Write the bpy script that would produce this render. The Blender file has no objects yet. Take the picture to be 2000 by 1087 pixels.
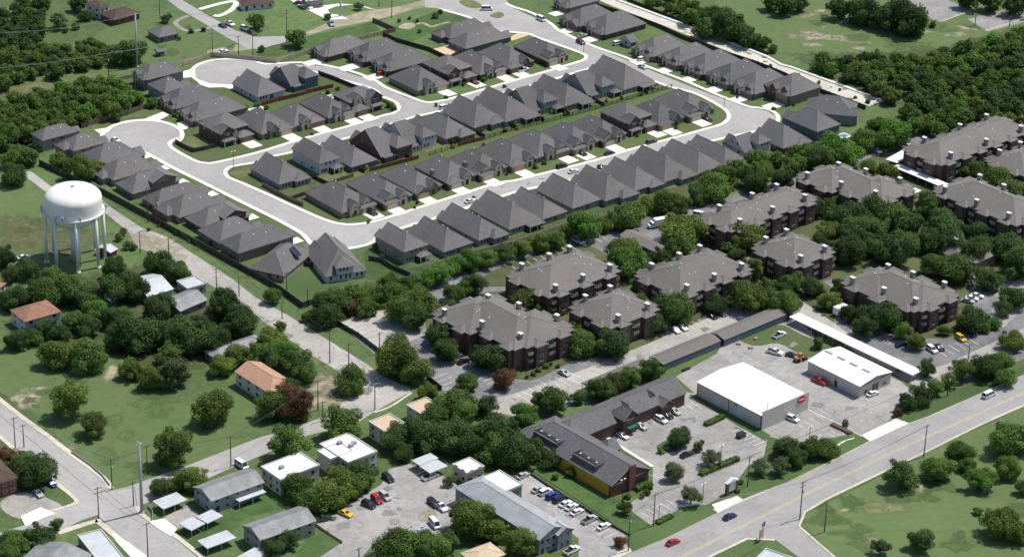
import bpy, bmesh, math, random
from mathutils import Vector, Matrix, Euler
rad = math.radians
SC = bpy.context.scene
COL = SC.collection
# ------------------------------------------------------------------ camera, sky, sun, exposure
CAM_H, PITCH, ROLL, FPX = 400.0, 26.0, 1.8, 5000.0
cd = bpy.data.cameras.new('camera'); cam = bpy.data.objects.new('camera', cd); COL.objects.link(cam)
cd.sensor_width = 36.0; cd.lens = FPX / 2000 * 36.0; cd.clip_start = 5; cd.clip_end = 9000
CR = Matrix.Rotation(rad(90 - PITCH), 3, 'X') @ Matrix.Rotation(rad(ROLL), 3, 'Z')
cam.location = (0, 0, CAM_H); cam.rotation_euler = CR.to_euler(); SC.camera = cam
SUN_EL, SUN_AZ = rad(63), math.atan2(0.50, 0.86)          # direction towards the sun
sd = Vector((math.cos(SUN_EL) * math.cos(SUN_AZ), math.cos(SUN_EL) * math.sin(SUN_AZ), math.sin(SUN_EL)))
ld = bpy.data.lights.new('sun', 'SUN'); sun = bpy.data.objects.new('sun', ld); COL.objects.link(sun)
ld.energy = 4.5; ld.angle = rad(0.5); ld.color = (1.0, 0.95, 0.88)
sun.rotation_euler = (-sd).to_track_quat('-Z', 'Y').to_euler(); sun.location = (0, 800, 600)
W = bpy.data.worlds.new('World'); SC.world = W; W.use_nodes = True
nt = W.node_tree; bg = nt.nodes['Background']
sky = nt.nodes.new('ShaderNodeTexSky'); sky.sky_type = 'NISHITA'; sky.sun_disc = False
sky.sun_elevation = SUN_EL; sky.sun_rotation = math.pi / 2 - SUN_AZ
nt.links.new(sky.outputs[0], bg.inputs[0]); bg.inputs[1].default_value = 0.125
SC.view_settings.view_transform = 'Standard'; SC.view_settings.look = 'None'
SC.view_settings.exposure = 0.08; SC.view_settings.gamma = 1.0
SC.cycles.max_bounces = 5; SC.cycles.diffuse_bounces = 3

# ------------------------------------------------------------------ surveying: photo pixel (2000x1087) -> point at height z
def G(x, y, z=0.0):
    d = CR @ Vector(((x - 1000) / FPX, -(y - 543.5) / FPX, -1.0))
    k = (z - CAM_H) / d.z
    return Vector((d.x * k, d.y * k, z))
def mpp(x, y):                                             # metres per pixel there
    d = CR @ Vector(((x - 1000) / FPX, -(y - 543.5) / FPX, -1.0))
    return (-CAM_H / d.z) / FPX
def pts(s, z=0.0):
    return [G(*map(float, p.split(',')), z) for p in s.split()]
def smooth(P, n=5, closed=False):
    out = []; N = len(P)
    for i in range(N if closed else N - 1):
        g = (lambda k: P[k % N]) if closed else (lambda k: P[max(0, min(N - 1, k))])
        a, b, c, d = g(i - 1), g(i), g(i + 1), g(i + 2)
        for k in range(n):
            t = k / n
            out.append(0.5 * ((2 * b) + (c - a) * t + (2 * a - 5 * b + 4 * c - d) * t * t + (3 * b - a - 3 * c + d) * t ** 3))
    if not closed: out.append(P[-1].copy())
    return out

# ------------------------------------------------------------------ materials
MATS = {}
def mat(name, col, rough=0.85, var=0.25, scale=0.6, col2=None, metal=0.0, spec=0.3, obj_var=0.0, detail=4, stripes=None, world=False, big=0.0, bump=0.0, stretch=None, cracks=0.0, soft=False):
    m = bpy.data.materials.new(name); m.use_nodes = True; t = m.node_tree; N = t.nodes; L = t.links
    b = N['Principled BSDF']; b.inputs['Roughness'].default_value = rough; b.inputs['Metallic'].default_value = metal
    b.inputs['Specular IOR Level'].default_value = spec
    if world:
        g = N.new('ShaderNodeNewGeometry'); co = g.outputs['Position']
    else:
        tc = N.new('ShaderNodeTexCoord'); co = tc.outputs['Object']
    if stretch:
        mp = N.new('ShaderNodeMapping'); L.new(co, mp.inputs[0]); mp.inputs['Scale'].default_value = stretch; co = mp.outputs[0]
    n1 = N.new('ShaderNodeTexNoise'); n1.inputs['Scale'].default_value = scale; n1.inputs['Detail'].default_value = detail; n1.inputs['Roughness'].default_value = 0.65
    L.new(co, n1.inputs['Vector'])
    r = N.new('ShaderNodeValToRGB'); c2 = col2 or tuple(max(0, c * (1 - var)) for c in col)
    r.color_ramp.elements[0].position = 0.34; r.color_ramp.elements[0].color = (*c2, 1)
    r.color_ramp.elements[1].position = 0.66; r.color_ramp.elements[1].color = (*[c * (1 + var * 0.35) for c in col], 1)
    L.new(n1.outputs['Fac'], r.inputs[0]); out = r.outputs[0]
    def mul(out, fac):
        mx = N.new('ShaderNodeMix'); mx.data_type = 'RGBA'; mx.blend_type = 'MULTIPLY'; mx.inputs[0].default_value = 1.0
        L.new(out, mx.inputs[6]); L.new(fac, mx.inputs[7]); return mx.outputs[2]
    def ranged(src, lo, hi, a=0.3, c=0.7):
        mr = N.new('ShaderNodeMapRange'); mr.inputs[1].default_value = a; mr.inputs[2].default_value = c
        mr.inputs[3].default_value = lo; mr.inputs[4].default_value = hi; L.new(src, mr.inputs[0]); return mr.outputs[0]
    if big:
        n2 = N.new('ShaderNodeTexNoise'); n2.inputs['Scale'].default_value = scale * 0.07; n2.inputs['Detail'].default_value = 3
        L.new(co, n2.inputs['Vector']); out = mul(out, ranged(n2.outputs['Fac'], 1 - big, 1 + big * 0.5))
        n3 = N.new('ShaderNodeTexNoise'); n3.inputs['Scale'].default_value = scale * 6; n3.inputs['Detail'].default_value = 2
        L.new(co, n3.inputs['Vector']); out = mul(out, ranged(n3.outputs['Fac'], 1 - big * 0.6, 1 + big * 0.35))
    if stripes:                                            # (axis, period, strength): ribs, courses, boards
        ax, per, st = stripes
        sx = N.new('ShaderNodeSeparateXYZ'); L.new(co, sx.inputs[0])
        mm = N.new('ShaderNodeMath'); mm.operation = 'MODULO'; mm.inputs[1].default_value = per
        ad = N.new('ShaderNodeMath'); ad.operation = 'ADD'; ad.inputs[1].default_value = 500 * per
        L.new(sx.outputs[ax], ad.inputs[0]); L.new(ad.outputs[0], mm.inputs[0])
        out = mul(out, ranged(mm.outputs[0], 1 - st, 1.0, per * 0.12, per * 0.22))
    if cracks:
        vo = N.new('ShaderNodeTexVoronoi'); vo.feature = 'DISTANCE_TO_EDGE'; vo.inputs['Scale'].default_value = .085
        wn = N.new('ShaderNodeTexNoise'); wn.inputs['Scale'].default_value = .35; wn.inputs['Detail'].default_value = 5; L.new(co, wn.inputs['Vector'])
        va = N.new('ShaderNodeVectorMath'); va.operation = 'MULTIPLY_ADD'; va.inputs[1].default_value = (5, 5, 5); L.new(wn.outputs['Color'], va.inputs[0]); L.new(co, va.inputs[2]); L.new(va.outputs[0], vo.inputs['Vector'])
        out = mul(out, ranged(vo.outputs['Distance'], 1 - cracks, 1.0, .002, .014))
        v2 = N.new('ShaderNodeTexVoronoi'); v2.inputs['Scale'].default_value = .06; L.new(va.outputs[0], v2.inputs['Vector'])
        sp = N.new('ShaderNodeSeparateColor'); L.new(v2.outputs['Color'], sp.inputs[0]); out = mul(out, ranged(sp.outputs[0], 1 - cracks * .5, 1 + cracks * .2, 0, 1))
        n4 = N.new('ShaderNodeTexNoise'); n4.inputs['Scale'].default_value = .8; n4.inputs['Detail'].default_value = 1; L.new(co, n4.inputs['Vector'])
        out = mul(out, ranged(n4.outputs['Fac'], 1.0, 1 - cracks * .5, .68, .76))
    if obj_var:
        oi = N.new('ShaderNodeObjectInfo'); out = mul(out, ranged(oi.outputs['Random'], 1 - obj_var, 1 + obj_var, 0, 1))
    L.new(out, b.inputs['Base Color'])
    if bump:
        bp = N.new('ShaderNodeBump'); bp.inputs['Strength'].default_value = bump; bp.inputs['Distance'].default_value = 0.2
        L.new(n1.outputs['Fac'], bp.inputs['Height']); L.new(bp.outputs[0], b.inputs['Normal'])
    if soft:                                                # ragged, thinning rim for bare patches and weeds
        at = N.new('ShaderNodeAttribute'); at.attribute_name = 'edge'
        n5 = N.new('ShaderNodeTexNoise'); n5.inputs['Scale'].default_value = .22; n5.inputs['Detail'].default_value = 9; n5.inputs['Roughness'].default_value = .72; L.new(co, n5.inputs['Vector'])
        ad = N.new('ShaderNodeMath'); ad.operation = 'ADD'; L.new(at.outputs['Fac'], ad.inputs[0]); L.new(ranged(n5.outputs['Fac'], 0, 1, .32, .68), ad.inputs[1])
        f = ranged(ad.outputs[0], 0, .92, .62, 1.25); tp = N.new('ShaderNodeBsdfTransparent'); mx = N.new('ShaderNodeMixShader')
        L.new(f, mx.inputs[0]); L.new(tp.outputs[0], mx.inputs[1]); L.new(b.outputs[0], mx.inputs[2]); L.new(mx.outputs[0], N['Material Output'].inputs[0])
    MATS[name] = m; return m
mat('grass', (0.10, 0.15, 0.048), col2=(0.075, 0.12, 0.04), scale=0.09, var=.3, world=True, big=.35, detail=8)
mat('lawn', (0.065, 0.115, 0.032), col2=(0.10, 0.115, 0.045), scale=0.12, var=.2, world=True, big=.3, detail=7)
mat('front_lawn', (0.055, 0.12, 0.03), col2=(0.085, 0.115, 0.04), scale=0.25, var=.25, world=True, big=.3, detail=7)
mat('dry_grass', (0.165, 0.165, 0.075), col2=(0.10, 0.13, 0.045), scale=0.12, var=.2, world=True, big=.35, detail=7)
mat('meadow', (0.092, 0.148, 0.046), col2=(0.118, 0.155, 0.058), scale=0.06, var=.12, world=True, big=.2, detail=9)
mat('vivid_lawn', (0.07, 0.13, 0.034), scale=0.2, var=.3, world=True, big=.3, detail=6)
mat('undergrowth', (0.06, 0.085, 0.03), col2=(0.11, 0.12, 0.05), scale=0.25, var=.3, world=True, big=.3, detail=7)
mat('dirt', (0.42, 0.36, 0.27), col2=(0.23, 0.22, 0.13), scale=0.22, var=.2, world=True, big=.3, detail=8)
mat('gravel', (0.37, 0.35, 0.32), col2=(0.28, 0.265, 0.235), scale=0.25, var=.15, world=True, big=.22, detail=8, cracks=0.2)
mat('sand', (0.62, 0.46, 0.28), scale=0.4, var=.15, world=True, big=.12)
mat('street', (0.375, 0.36, 0.345), col2=(0.33, 0.318, 0.305), scale=0.12, var=.08, world=True, big=.12, detail=8, cracks=0.12)
mat('highway', (0.335, 0.325, 0.31), col2=(0.29, 0.28, 0.268), scale=0.1, var=.1, world=True, big=.12, detail=8, cracks=0.13)
mat('oldroad', (0.42, 0.395, 0.36), col2=(0.345, 0.325, 0.295), scale=0.13, var=.12, world=True, big=.2, detail=8, cracks=0.25)
mat('lot', (0.37, 0.355, 0.335), col2=(0.275, 0.265, 0.25), scale=0.1, var=.12, world=True, big=.2, detail=8, cracks=0.28)
mat('aptlot', (0.25, 0.25, 0.25), col2=(0.16, 0.16, 0.165), scale=0.07, var=.15, world=True, big=.25, detail=8, cracks=0.25)
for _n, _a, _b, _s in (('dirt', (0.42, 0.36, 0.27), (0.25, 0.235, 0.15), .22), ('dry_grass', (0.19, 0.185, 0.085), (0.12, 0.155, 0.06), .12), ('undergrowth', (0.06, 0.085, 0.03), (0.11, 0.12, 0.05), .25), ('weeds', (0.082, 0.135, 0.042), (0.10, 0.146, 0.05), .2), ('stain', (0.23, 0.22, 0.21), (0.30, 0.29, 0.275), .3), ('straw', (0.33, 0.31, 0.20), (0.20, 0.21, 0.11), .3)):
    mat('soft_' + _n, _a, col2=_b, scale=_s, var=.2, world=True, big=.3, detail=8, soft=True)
mat('concrete', (0.74, 0.71, 0.64), scale=0.5, var=.14, world=True, big=.1)
mat('kerbstone', (0.76, 0.73, 0.66), scale=0.5, var=.16, world=True, big=.1)
mat('sidewalk', (0.58, 0.53, 0.43), scale=0.4, var=.16, world=True, big=.12, cracks=0.15)
mat('channel', (0.60, 0.565, 0.49), scale=0.15, var=.16, world=True, big=.15, cracks=0.15)
mat('paint_line', (0.75, 0.75, 0.72), scale=0.8, var=.35, world=True)
mat('paint_yellow', (0.55, 0.46, 0.18), scale=0.8, var=.4, world=True, col2=(0.36, 0.34, 0.27))
mat('seam', (0.15, 0.15, 0.15), scale=0.8, var=.3, world=True)
mat('water', (0.09, 0.26, 0.31), rough=.1, var=.15, spec=.5)
mat('shingle', (0.152, 0.147, 0.148), scale=1.3, var=.2, obj_var=.08, big=.12, detail=6, stripes=(2, .28, .08))
mat('shingle_warm', (0.158, 0.15, 0.146), scale=1.3, var=.2, obj_var=.1, big=.14, detail=6, stripes=(2, .28, .08))
mat('shingle_cool', (0.135, 0.133, 0.137), scale=1.3, var=.2, obj_var=.1, big=.14, detail=6, stripes=(2, .28, .08))
mat('shingle_brown', (0.178, 0.163, 0.15), scale=1.2, var=.18, obj_var=.06, big=.12, detail=6, stripes=(2, .28, .08))
mat('shingle_dark', (0.135, 0.13, 0.135), scale=1.2, var=.3, obj_var=.06, big=.15, detail=6, stripes=(2, .28, .14))
mat('shingle_rust', (0.32, 0.165, 0.105), scale=1.0, var=.22, big=.16, detail=6)
mat('shingle_salmon', (0.46, 0.27, 0.18), scale=1.0, var=.2, big=.14, detail=6)
mat('shingle_brick', (0.10, 0.065, 0.055), scale=1.0, var=.3, big=.15, detail=6)
mat('ridge_cap', (0.20, 0.195, 0.19), scale=1, var=.2)
mat('metal_white', (0.80, 0.80, 0.79), rough=.5, scale=.3, var=.05, stripes=(0, 1.2, .06))
mat('metal_grey', (0.36, 0.375, 0.39), rough=.55, scale=.3, var=.18, stripes=(0, .8, .16), big=.12)
mat('metal_pale', (0.55, 0.57, 0.59), rough=.5, scale=.3, var=.16, stripes=(0, .9, .14), big=.14)
mat('metal_stain', (0.28, 0.285, 0.29), rough=.6, scale=.25, var=.3, stripes=(0, .8, .15), big=.2)
mat('membrane', (0.80, 0.79, 0.76), rough=.7, scale=.25, var=.08, big=.06)
mat('membrane_tan', (0.55, 0.43, 0.30), rough=.85, scale=.25, var=.12)
mat('brick', (0.125, 0.075, 0.062), scale=2.5, var=.35, obj_var=.2, stripes=(2, .25, .18))
mat('brick_red', (0.16, 0.075, 0.06), scale=2.5, var=.3, obj_var=.1, stripes=(2, .25, .18))
mat('brick_tan', (0.24, 0.20, 0.155), scale=2.5, var=.3, obj_var=.18, stripes=(2, .25, .12))
mat('stone', (0.60, 0.54, 0.44), scale=1.8, var=.35, obj_var=.08, detail=6)
mat('siding', (0.25, 0.26, 0.265), scale=1, var=.12, obj_var=.15, stripes=(2, .3, .18))
mat('siding_pale', (0.50, 0.52, 0.54), scale=1, var=.1, obj_var=.08, stripes=(2, .3, .12))
mat('siding_tan', (0.30, 0.275, 0.235), scale=1, var=.15, obj_var=.12, stripes=(2, .3, .14))
mat('siding_blue', (0.11, 0.14, 0.17), scale=1, var=.15, stripes=(2, .3, .14))
mat('stucco', (0.52, 0.49, 0.43), scale=.6, var=.15, obj_var=.08)
mat('yellow_wall', (0.50, 0.30, 0.03), scale=1, var=.15, stripes=(1, 1.5, .12))
mat('metal_wall', (0.52, 0.49, 0.44), scale=.4, var=.1, stripes=(1, .9, .14))
mat('trim', (0.50, 0.49, 0.46), scale=1, var=.1)
mat('fascia', (0.22, 0.21, 0.20), scale=1, var=.1)
mat('white_paint', (0.78, 0.77, 0.74), scale=1, var=.06)
mat('glass', (0.025, 0.032, 0.04), rough=.12, spec=.6, var=.2)
mat('garage_beige', (0.50, 0.43, 0.33), scale=1, var=.08, stripes=(2, .55, .16))
mat('garage_tan', (0.42, 0.31, 0.18), scale=1, var=.1, stripes=(2, .55, .16))
mat('garage_brown', (0.17, 0.11, 0.085), scale=1, var=.15, stripes=(2, .55, .16))
mat('door', (0.09, 0.05, 0.035), var=.2)
mat('wood', (0.20, 0.15, 0.11), scale=1.5, var=.4, stripes=(0, .3, .25), obj_var=.1)
mat('wood_red', (0.18, 0.075, 0.045), scale=1.5, var=.3, stripes=(0, .3, .25))
mat('wood_dark', (0.075, 0.065, 0.055), scale=1.5, var=.4, stripes=(0, .3, .25))
mat('masonry', (0.42, 0.36, 0.27), scale=1.2, var=.3, stripes=(0, 1.4, .2))
mat('iron', (0.02, 0.02, 0.02), rough=.6, var=.2)
mat('pole_wood', (0.10, 0.08, 0.065), scale=1.5, var=.3)
mat('steel', (0.42, 0.45, 0.47), rough=.55, metal=.3, scale=.5, var=.15)
mat('tank_paint', (0.80, 0.785, 0.75), col2=(0.74, 0.70, 0.63), rough=.5, scale=.5, var=.05, stretch=(1, 1, .22), detail=7)
mat('tank_leg', (0.72, 0.72, 0.71), rough=.5, scale=.3, var=.08)
mat('bark', (0.10, 0.08, 0.06), scale=2, var=.3)
mat('rubber', (0.02, 0.02, 0.02), var=.2)
mat('chrome', (0.5, 0.5, 0.5), rough=.3, metal=.6, var=.1)
mat('lamp_glass', (0.8, 0.8, 0.78), rough=.3, var=.05)
mat('red_sign', (0.5, 0.03, 0.03), var=.1)
mat('green_awning', (0.01, 0.13, 0.08), var=.2)
mat('solar', (0.015, 0.02, 0.05), rough=.2, spec=.6, var=.2, stripes=(0, 1.0, -.8))
mat('pallet', (0.33, 0.25, 0.16), var=.3)
for k, c in dict(white=(.78, .78, .77), silver=(.42, .43, .44), black=(.012, .012, .014), grey=(.10, .105, .11), blue=(.02, .05, .28), navy=(.012, .02, .06), red=(.42, .015, .015), maroon=(.12, .012, .016), yellow=(.72, .45, .02), green=(.02, .06, .04), orange=(.42, .2, .06)).items():
    mat('car_' + k, c, rough=.25, spec=.6, var=.04)
def leaf(name, a, b2):
    m = mat('leaf_' + name, a, col2=b2, rough=.75, scale=.45, var=.25, obj_var=.28, spec=.2, detail=3)
    t = m.node_tree; b = t.nodes['Principled BSDF']; tr = t.nodes.new('ShaderNodeBsdfTranslucent'); mx = t.nodes.new('ShaderNodeMixShader')
    t.links.new(b.inputs['Base Color'].links[0].from_socket, tr.inputs[0]); mx.inputs[0].default_value = .35
    t.links.new(b.outputs[0], mx.inputs[1]); t.links.new(tr.outputs[0], mx.inputs[2]); t.links.new(mx.outputs[0], t.nodes['Material Output'].inputs[0])
    return m
leaf('oak', (0.091, 0.150, 0.040), (0.049, 0.088, 0.027))
leaf('mid', (0.138, 0.222, 0.048), (0.081, 0.134, 0.033))
leaf('olive', (0.165, 0.225, 0.042), (0.092, 0.138, 0.032))
leaf('bright', (0.138, 0.276, 0.045), (0.085, 0.175, 0.036))
leaf('grey', (0.159, 0.195, 0.082), (0.103, 0.134, 0.058))
leaf('rust', (0.235, 0.114, 0.057), (0.124, 0.087, 0.044))
leaf('yellow', (0.359, 0.336, 0.063), (0.207, 0.215, 0.050))

# ------------------------------------------------------------------ mesh builder
class MB:
    def __init__(s): s.v = []; s.f = []; s.m = []; s.sm = []
    def face(s, P, m=0, smooth=False):
        b = len(s.v); s.v += [tuple(p) for p in P]; s.f.append(tuple(range(b, b + len(P)))); s.m.append(m); s.sm.append(smooth)
    def box(s, x0, x1, y0, y1, z0, z1, m=0):
        b = len(s.v)
        s.v += [(x0, y0, z0), (x1, y0, z0), (x1, y1, z0), (x0, y1, z0), (x0, y0, z1), (x1, y0, z1), (x1, y1, z1), (x0, y1, z1)]
        for q in ((3, 2, 1, 0), (4, 5, 6, 7), (0, 1, 5, 4), (1, 2, 6, 5), (2, 3, 7, 6), (3, 0, 4, 7)):
            s.f.append(tuple(b + i for i in q)); s.m.append(m); s.sm.append(False)
    def prism(s, P, z0, z1, m=0, ms=None):                  # P: counter-clockwise list of (x,y)
        P = [(p[0], p[1]) for p in P]
        if sum(P[i - 1][0] * P[i][1] - P[i][0] * P[i - 1][1] for i in range(len(P))) < 0: P.reverse()
        s.face([(x, y, z1) for x, y in P], m)
        for i in range(len(P)):
            a, b = P[i - 1], P[i]
            s.face([(a[0], a[1], z0), (b[0], b[1], z0), (b[0], b[1], z1), (a[0], a[1], z1)], m if ms is None else ms)
    def tube(s, A, B, r0, r1, n=8, m=0, cap=True):
        A = Vector(A); B = Vector(B); d = (B - A).normalized()
        u = d.orthogonal().normalized(); w = d.cross(u); b = len(s.v)
        for C, r in ((A, r0), (B, r1)):
            for k in range(n):
                t = 2 * math.pi * k / n; s.v.append(tuple(C + u * (r * math.cos(t)) + w * (r * math.sin(t))))
        for k in range(n):
            j = (k + 1) % n; s.f.append((b + k, b + j, b + n + j, b + n + k)); s.m.append(m); s.sm.append(n > 5)
        if cap:
            s.f.append(tuple(b + n + k for k in range(n))); s.m.append(m); s.sm.append(False)
            s.f.append(tuple(b + n - 1 - k for k in range(n))); s.m.append(m); s.sm.append(False)
    def lathe(s, prof, n=32, m=0, cx=0, cy=0):
        b = len(s.v)
        for r, z in prof:
            for k in range(n):
                t = 2 * math.pi * k / n; s.v.append((cx + r * math.cos(t), cy + r * math.sin(t), z))
        for i in range(len(prof) - 1):
            for k in range(n):
                j = (k + 1) % n
                s.f.append((b + i * n + k, b + i * n + j, b + (i + 1) * n + j, b + (i + 1) * n + k)); s.m.append(m); s.sm.append(True)
    def mesh(s, name, mats):
        me = bpy.data.meshes.new(name); me.from_pydata(s.v, [], s.f)
        for x in mats: me.materials.append(MATS[x])
        me.polygons.foreach_set('material_index', s.m); me.polygons.foreach_set('use_smooth', s.sm); me.update()
        return me
    def build(s, name, mats, parent=None, loc=None, rot=0.0):
        if isinstance(mats, str): mats = [mats]
        o = bpy.data.objects.new(name, s.mesh(name, mats)); COL.objects.link(o)
        if loc is not None: o.location = loc; o.rotation_euler.z = rot
        if parent: o.parent = parent
        return o
def tag(o, label, cat, group=None, kind=None):
    if label: o['label'] = label
    if cat: o['category'] = cat
    if group: o['group'] = group
    if kind: o['kind'] = kind
    return o
def empty(name, loc, rot=0.0, label=None, cat=None, group=None):
    o = bpy.data.objects.new(name, None); COL.objects.link(o); o.location = loc; o.rotation_euler.z = rot
    o.empty_display_size = 1.0
    return tag(o, label, cat, group)
ORD = ['first', 'second', 'third', 'fourth', 'fifth', 'sixth', 'seventh', 'eighth', 'ninth', 'tenth', 'eleventh', 'twelfth', 'thirteenth', 'fourteenth', 'fifteenth', 'sixteenth', 'seventeenth', 'eighteenth', 'nineteenth', 'twentieth']
ORD += ['twenty-' + x for x in ORD[:9]] + ['thirtieth'] + ['thirty-' + x for x in ORD[:9]] + ['fortieth'] + ['forty-' + x for x in ORD[:9]] + ['fiftieth']
def ordinal(i, n):
    if n == 1: return ''
    return 'leftmost' if i == 0 else 'rightmost' if i == n - 1 else ORD[i] + ' from left'
def copy_tree(o, loc=None, rot=None, parent=None):
    c = o.copy(); COL.objects.link(c)
    if parent: c.parent = parent
    if loc is not None: c.location = loc
    if rot is not None: c.rotation_euler.z = rot
    for ch in o.children: copy_tree(ch, parent=c)
    return c

# ------------------------------------------------------------------ flat ground areas
LV = dict(patch=.01, patch2=.02, lot=.03, road=.04, walk=.06, lawn=.13, drive=.17, mark=.055, upper=.15)
LVN = {}
def area(name, s, m, lv='patch', sm=0, kind='structure', P=None):
    LVN[lv] = LVN.get(lv, 0) + 1; z = LV[lv] + .0004 * LVN[lv]
    P = P or pts(s)
    if sm: P = smooth(P, sm, True)
    b = MB(); Q = [(p.x, p.y) for p in P]
    if lv == 'lawn': b.prism(Q, 0, z)
    else:
        if sum(Q[i - 1][0] * Q[i][1] - Q[i][0] * Q[i - 1][1] for i in range(len(Q))) < 0: Q.reverse()
        b.face([(x, y, z) for x, y in Q])
    return tag(b.build(name, m), None, None, None, kind)
def soft(name, s, m, z=.022, rim=.5, P=None, sm=3):
    P = P or pts(s)
    if sm: P = smooth(P, sm, True)
    LVN['soft'] = LVN.get('soft', 0) + 1; z += .0004 * LVN['soft']
    c = sum(P, Vector()) / len(P); n = len(P); V = [(p.x, p.y, z) for p in P] + [(c.x + (p.x - c.x) * rim, c.y + (p.y - c.y) * rim, z) for p in P]
    ccw = sum(P[i - 1].x * P[i].y - P[i].x * P[i - 1].y for i in range(n)) > 0
    F = [(i, (i + 1) % n, n + (i + 1) % n, n + i) for i in range(n)] + [tuple(range(n, 2 * n))]
    if not ccw: F = [f[::-1] for f in F]
    me = bpy.data.meshes.new(name); me.from_pydata(V, [], F); me.materials.append(MATS['soft_' + m])
    at = me.attributes.new('edge', 'FLOAT', 'POINT'); at.data.foreach_set('value', [0.1] * n + [.62] * n)
    o = bpy.data.objects.new(name, me); COL.objects.link(o); return tag(o, None, None, None, 'structure')
def strip(name, s, width, z0, z1, m, sm=4, closed=False, side=1, P=None, kind='structure', parent=None):
    P = P or pts(s)
    if sm: P = smooth(P, sm, closed)
    n = len(P); off = []
    for i in range(n):
        a = P[i - 1] if (closed or i) else P[i]; c = P[(i + 1) % n] if (closed or i < n - 1) else P[i]
        d = (c - a); d.z = 0; d.normalize(); off.append(P[i] + Vector((-d.y, d.x, 0)) * width * side)
    b = MB()
    for i in range(n if closed else n - 1):
        j = (i + 1) % n; A, B, C, D = P[i], P[j], off[j], off[i]
        h = lambda p, z: (p.x, p.y, z)
        b.face([h(A, z1), h(B, z1), h(C, z1), h(D, z1)] if side > 0 else [h(D, z1), h(C, z1), h(B, z1), h(A, z1)])
        b.face([h(A, z0), h(B, z0), h(B, z1), h(A, z1)]); b.face([h(D, z1), h(C, z1), h(C, z0), h(D, z0)])
    if not closed:
        for A, D in ((P[0], off[0]), (P[-1], off[-1])):
            b.face([(A.x, A.y, z0), (D.x, D.y, z0), (D.x, D.y, z1), (A.x, A.y, z1)])
    o = b.build(name, m, parent)
    return tag(o, None, None, None, kind)
def ring(cx, cy, r, a0=0, a1=360, n=48):                    # circle of r metres round a pixel
    c = G(cx, cy); return [c + Vector((r * math.cos(rad(a0 + (a1 - a0) * k / n)), r * math.sin(rad(a0 + (a1 - a0) * k / n)), 0)) for k in range(n + (0 if a1 - a0 == 360 else 1))]
# ------------------------------------------------------------------ the ground
b = MB(); b.face([(-1500, 250, 0), (1500, 250, 0), (1500, 2600, 0), (-1500, 2600, 0)]); tag(b.build('ground', 'grass'), None, None, None, 'structure')
# broad ground covers
area('meadow', '-30,640 140,650 240,720 300,790 480,770 500,850 380,905 230,960 150,890 60,800 -30,740', 'meadow', sm=3)
area('meadow', '1565,1010 1625,975 1730,925 1800,890 1925,830 2040,770 2060,1120 1650,1120', 'meadow', sm=0)
area('meadow', '1400,0 1700,-20 2030,-20 2030,80 1900,95 1700,110 1560,105 1500,95 1450,50', 'meadow', sm=3)
area('meadow', '300,20 420,60 500,110 420,112 350,135 210,150 60,190 -20,190 -20,150 120,120 200,60', 'meadow', sm=3)
area('meadow', '-30,360 50,345 120,380 250,455 270,490 230,520 -30,520', 'meadow', sm=3)
soft('dry_grass_patch', '-20,420 60,420 130,440 200,450 220,475 150,500 40,500 -20,480', 'dry_grass', rim=0.6)
soft('dry_grass_patch', '-20,165 80,145 150,150 230,140 215,160 120,165 60,190 -20,215', 'dry_grass', rim=0.6)
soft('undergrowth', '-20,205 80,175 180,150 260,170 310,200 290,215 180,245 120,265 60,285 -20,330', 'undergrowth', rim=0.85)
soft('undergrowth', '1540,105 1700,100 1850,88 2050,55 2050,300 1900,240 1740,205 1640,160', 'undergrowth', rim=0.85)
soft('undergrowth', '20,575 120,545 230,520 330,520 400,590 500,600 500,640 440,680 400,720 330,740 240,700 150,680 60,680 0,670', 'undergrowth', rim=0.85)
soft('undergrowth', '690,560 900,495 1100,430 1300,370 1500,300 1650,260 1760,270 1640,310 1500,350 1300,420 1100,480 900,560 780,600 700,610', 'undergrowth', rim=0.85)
soft('dirt_patch', '20,775 50,755 80,765 75,790 45,800 30,790', 'dirt', rim=0.6)
soft('dirt_patch', '200,735 215,710 232,715 225,735 205,750', 'dirt', rim=0.6)
soft('dirt_patch', '90,745 110,735 108,750 95,755', 'dry_grass', rim=0.6)
soft('dirt_patch', '1550,60 1580,58 1610,65 1660,70 1700,82 1690,89 1650,82 1600,78 1560,80', 'dirt', rim=0.6)
soft('dirt_patch', '1590,20 1612,19 1610,24 1592,24', 'dirt', rim=0.6)
soft('dirt_patch', '1868,50 1880,43 1890,50 1915,58 1905,61 1880,58', 'dirt', rim=0.6)
soft('dry_grass_patch', '1660,985 1720,975 1790,985 1780,1000 1700,1005', 'dry_grass', rim=0.6)
soft('dirt_patch', '605,735 640,720 668,735 650,775 690,775 690,790 640,800 600,800 600,770', 'dirt', rim=0.6)
soft('dry_grass_patch', '615,690 640,700 690,730 700,745 640,730', 'dry_grass', rim=0.6)
# upper left lanes
area('path', '318,-6 345,-6 405,30 460,60 500,72 558,71 590,66 560,82 505,97 478,92 440,72 400,47 350,18', 'street', 'road')
area('path', '405,100 440,92 480,85 560,70 600,62 640,45 700,25 760,16 800,8 850,-5 890,-5 885,12 830,14 770,30 720,42 640,58 600,70 500,95 440,102 415,108', 'dirt', 'lot', sm=3)
strip('path', '365,30 345,38 338,46 350,57 370,63 400,59 425,52', 2.2, 0, .07, 'gravel', side=1)
strip('path', '386,17 400,13 430,5 455,1 466,5 464,13 452,24 430,33 415,32', 2.6, 0, .07, 'concrete', side=-1)
area('driveway', '555,-6 590,15 620,30 640,40 680,38 662,30 645,28 640,20 655,14 690,10 710,15 720,18 735,20 700,10 660,8 630,12 590,-6', 'concrete', 'drive')
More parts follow.
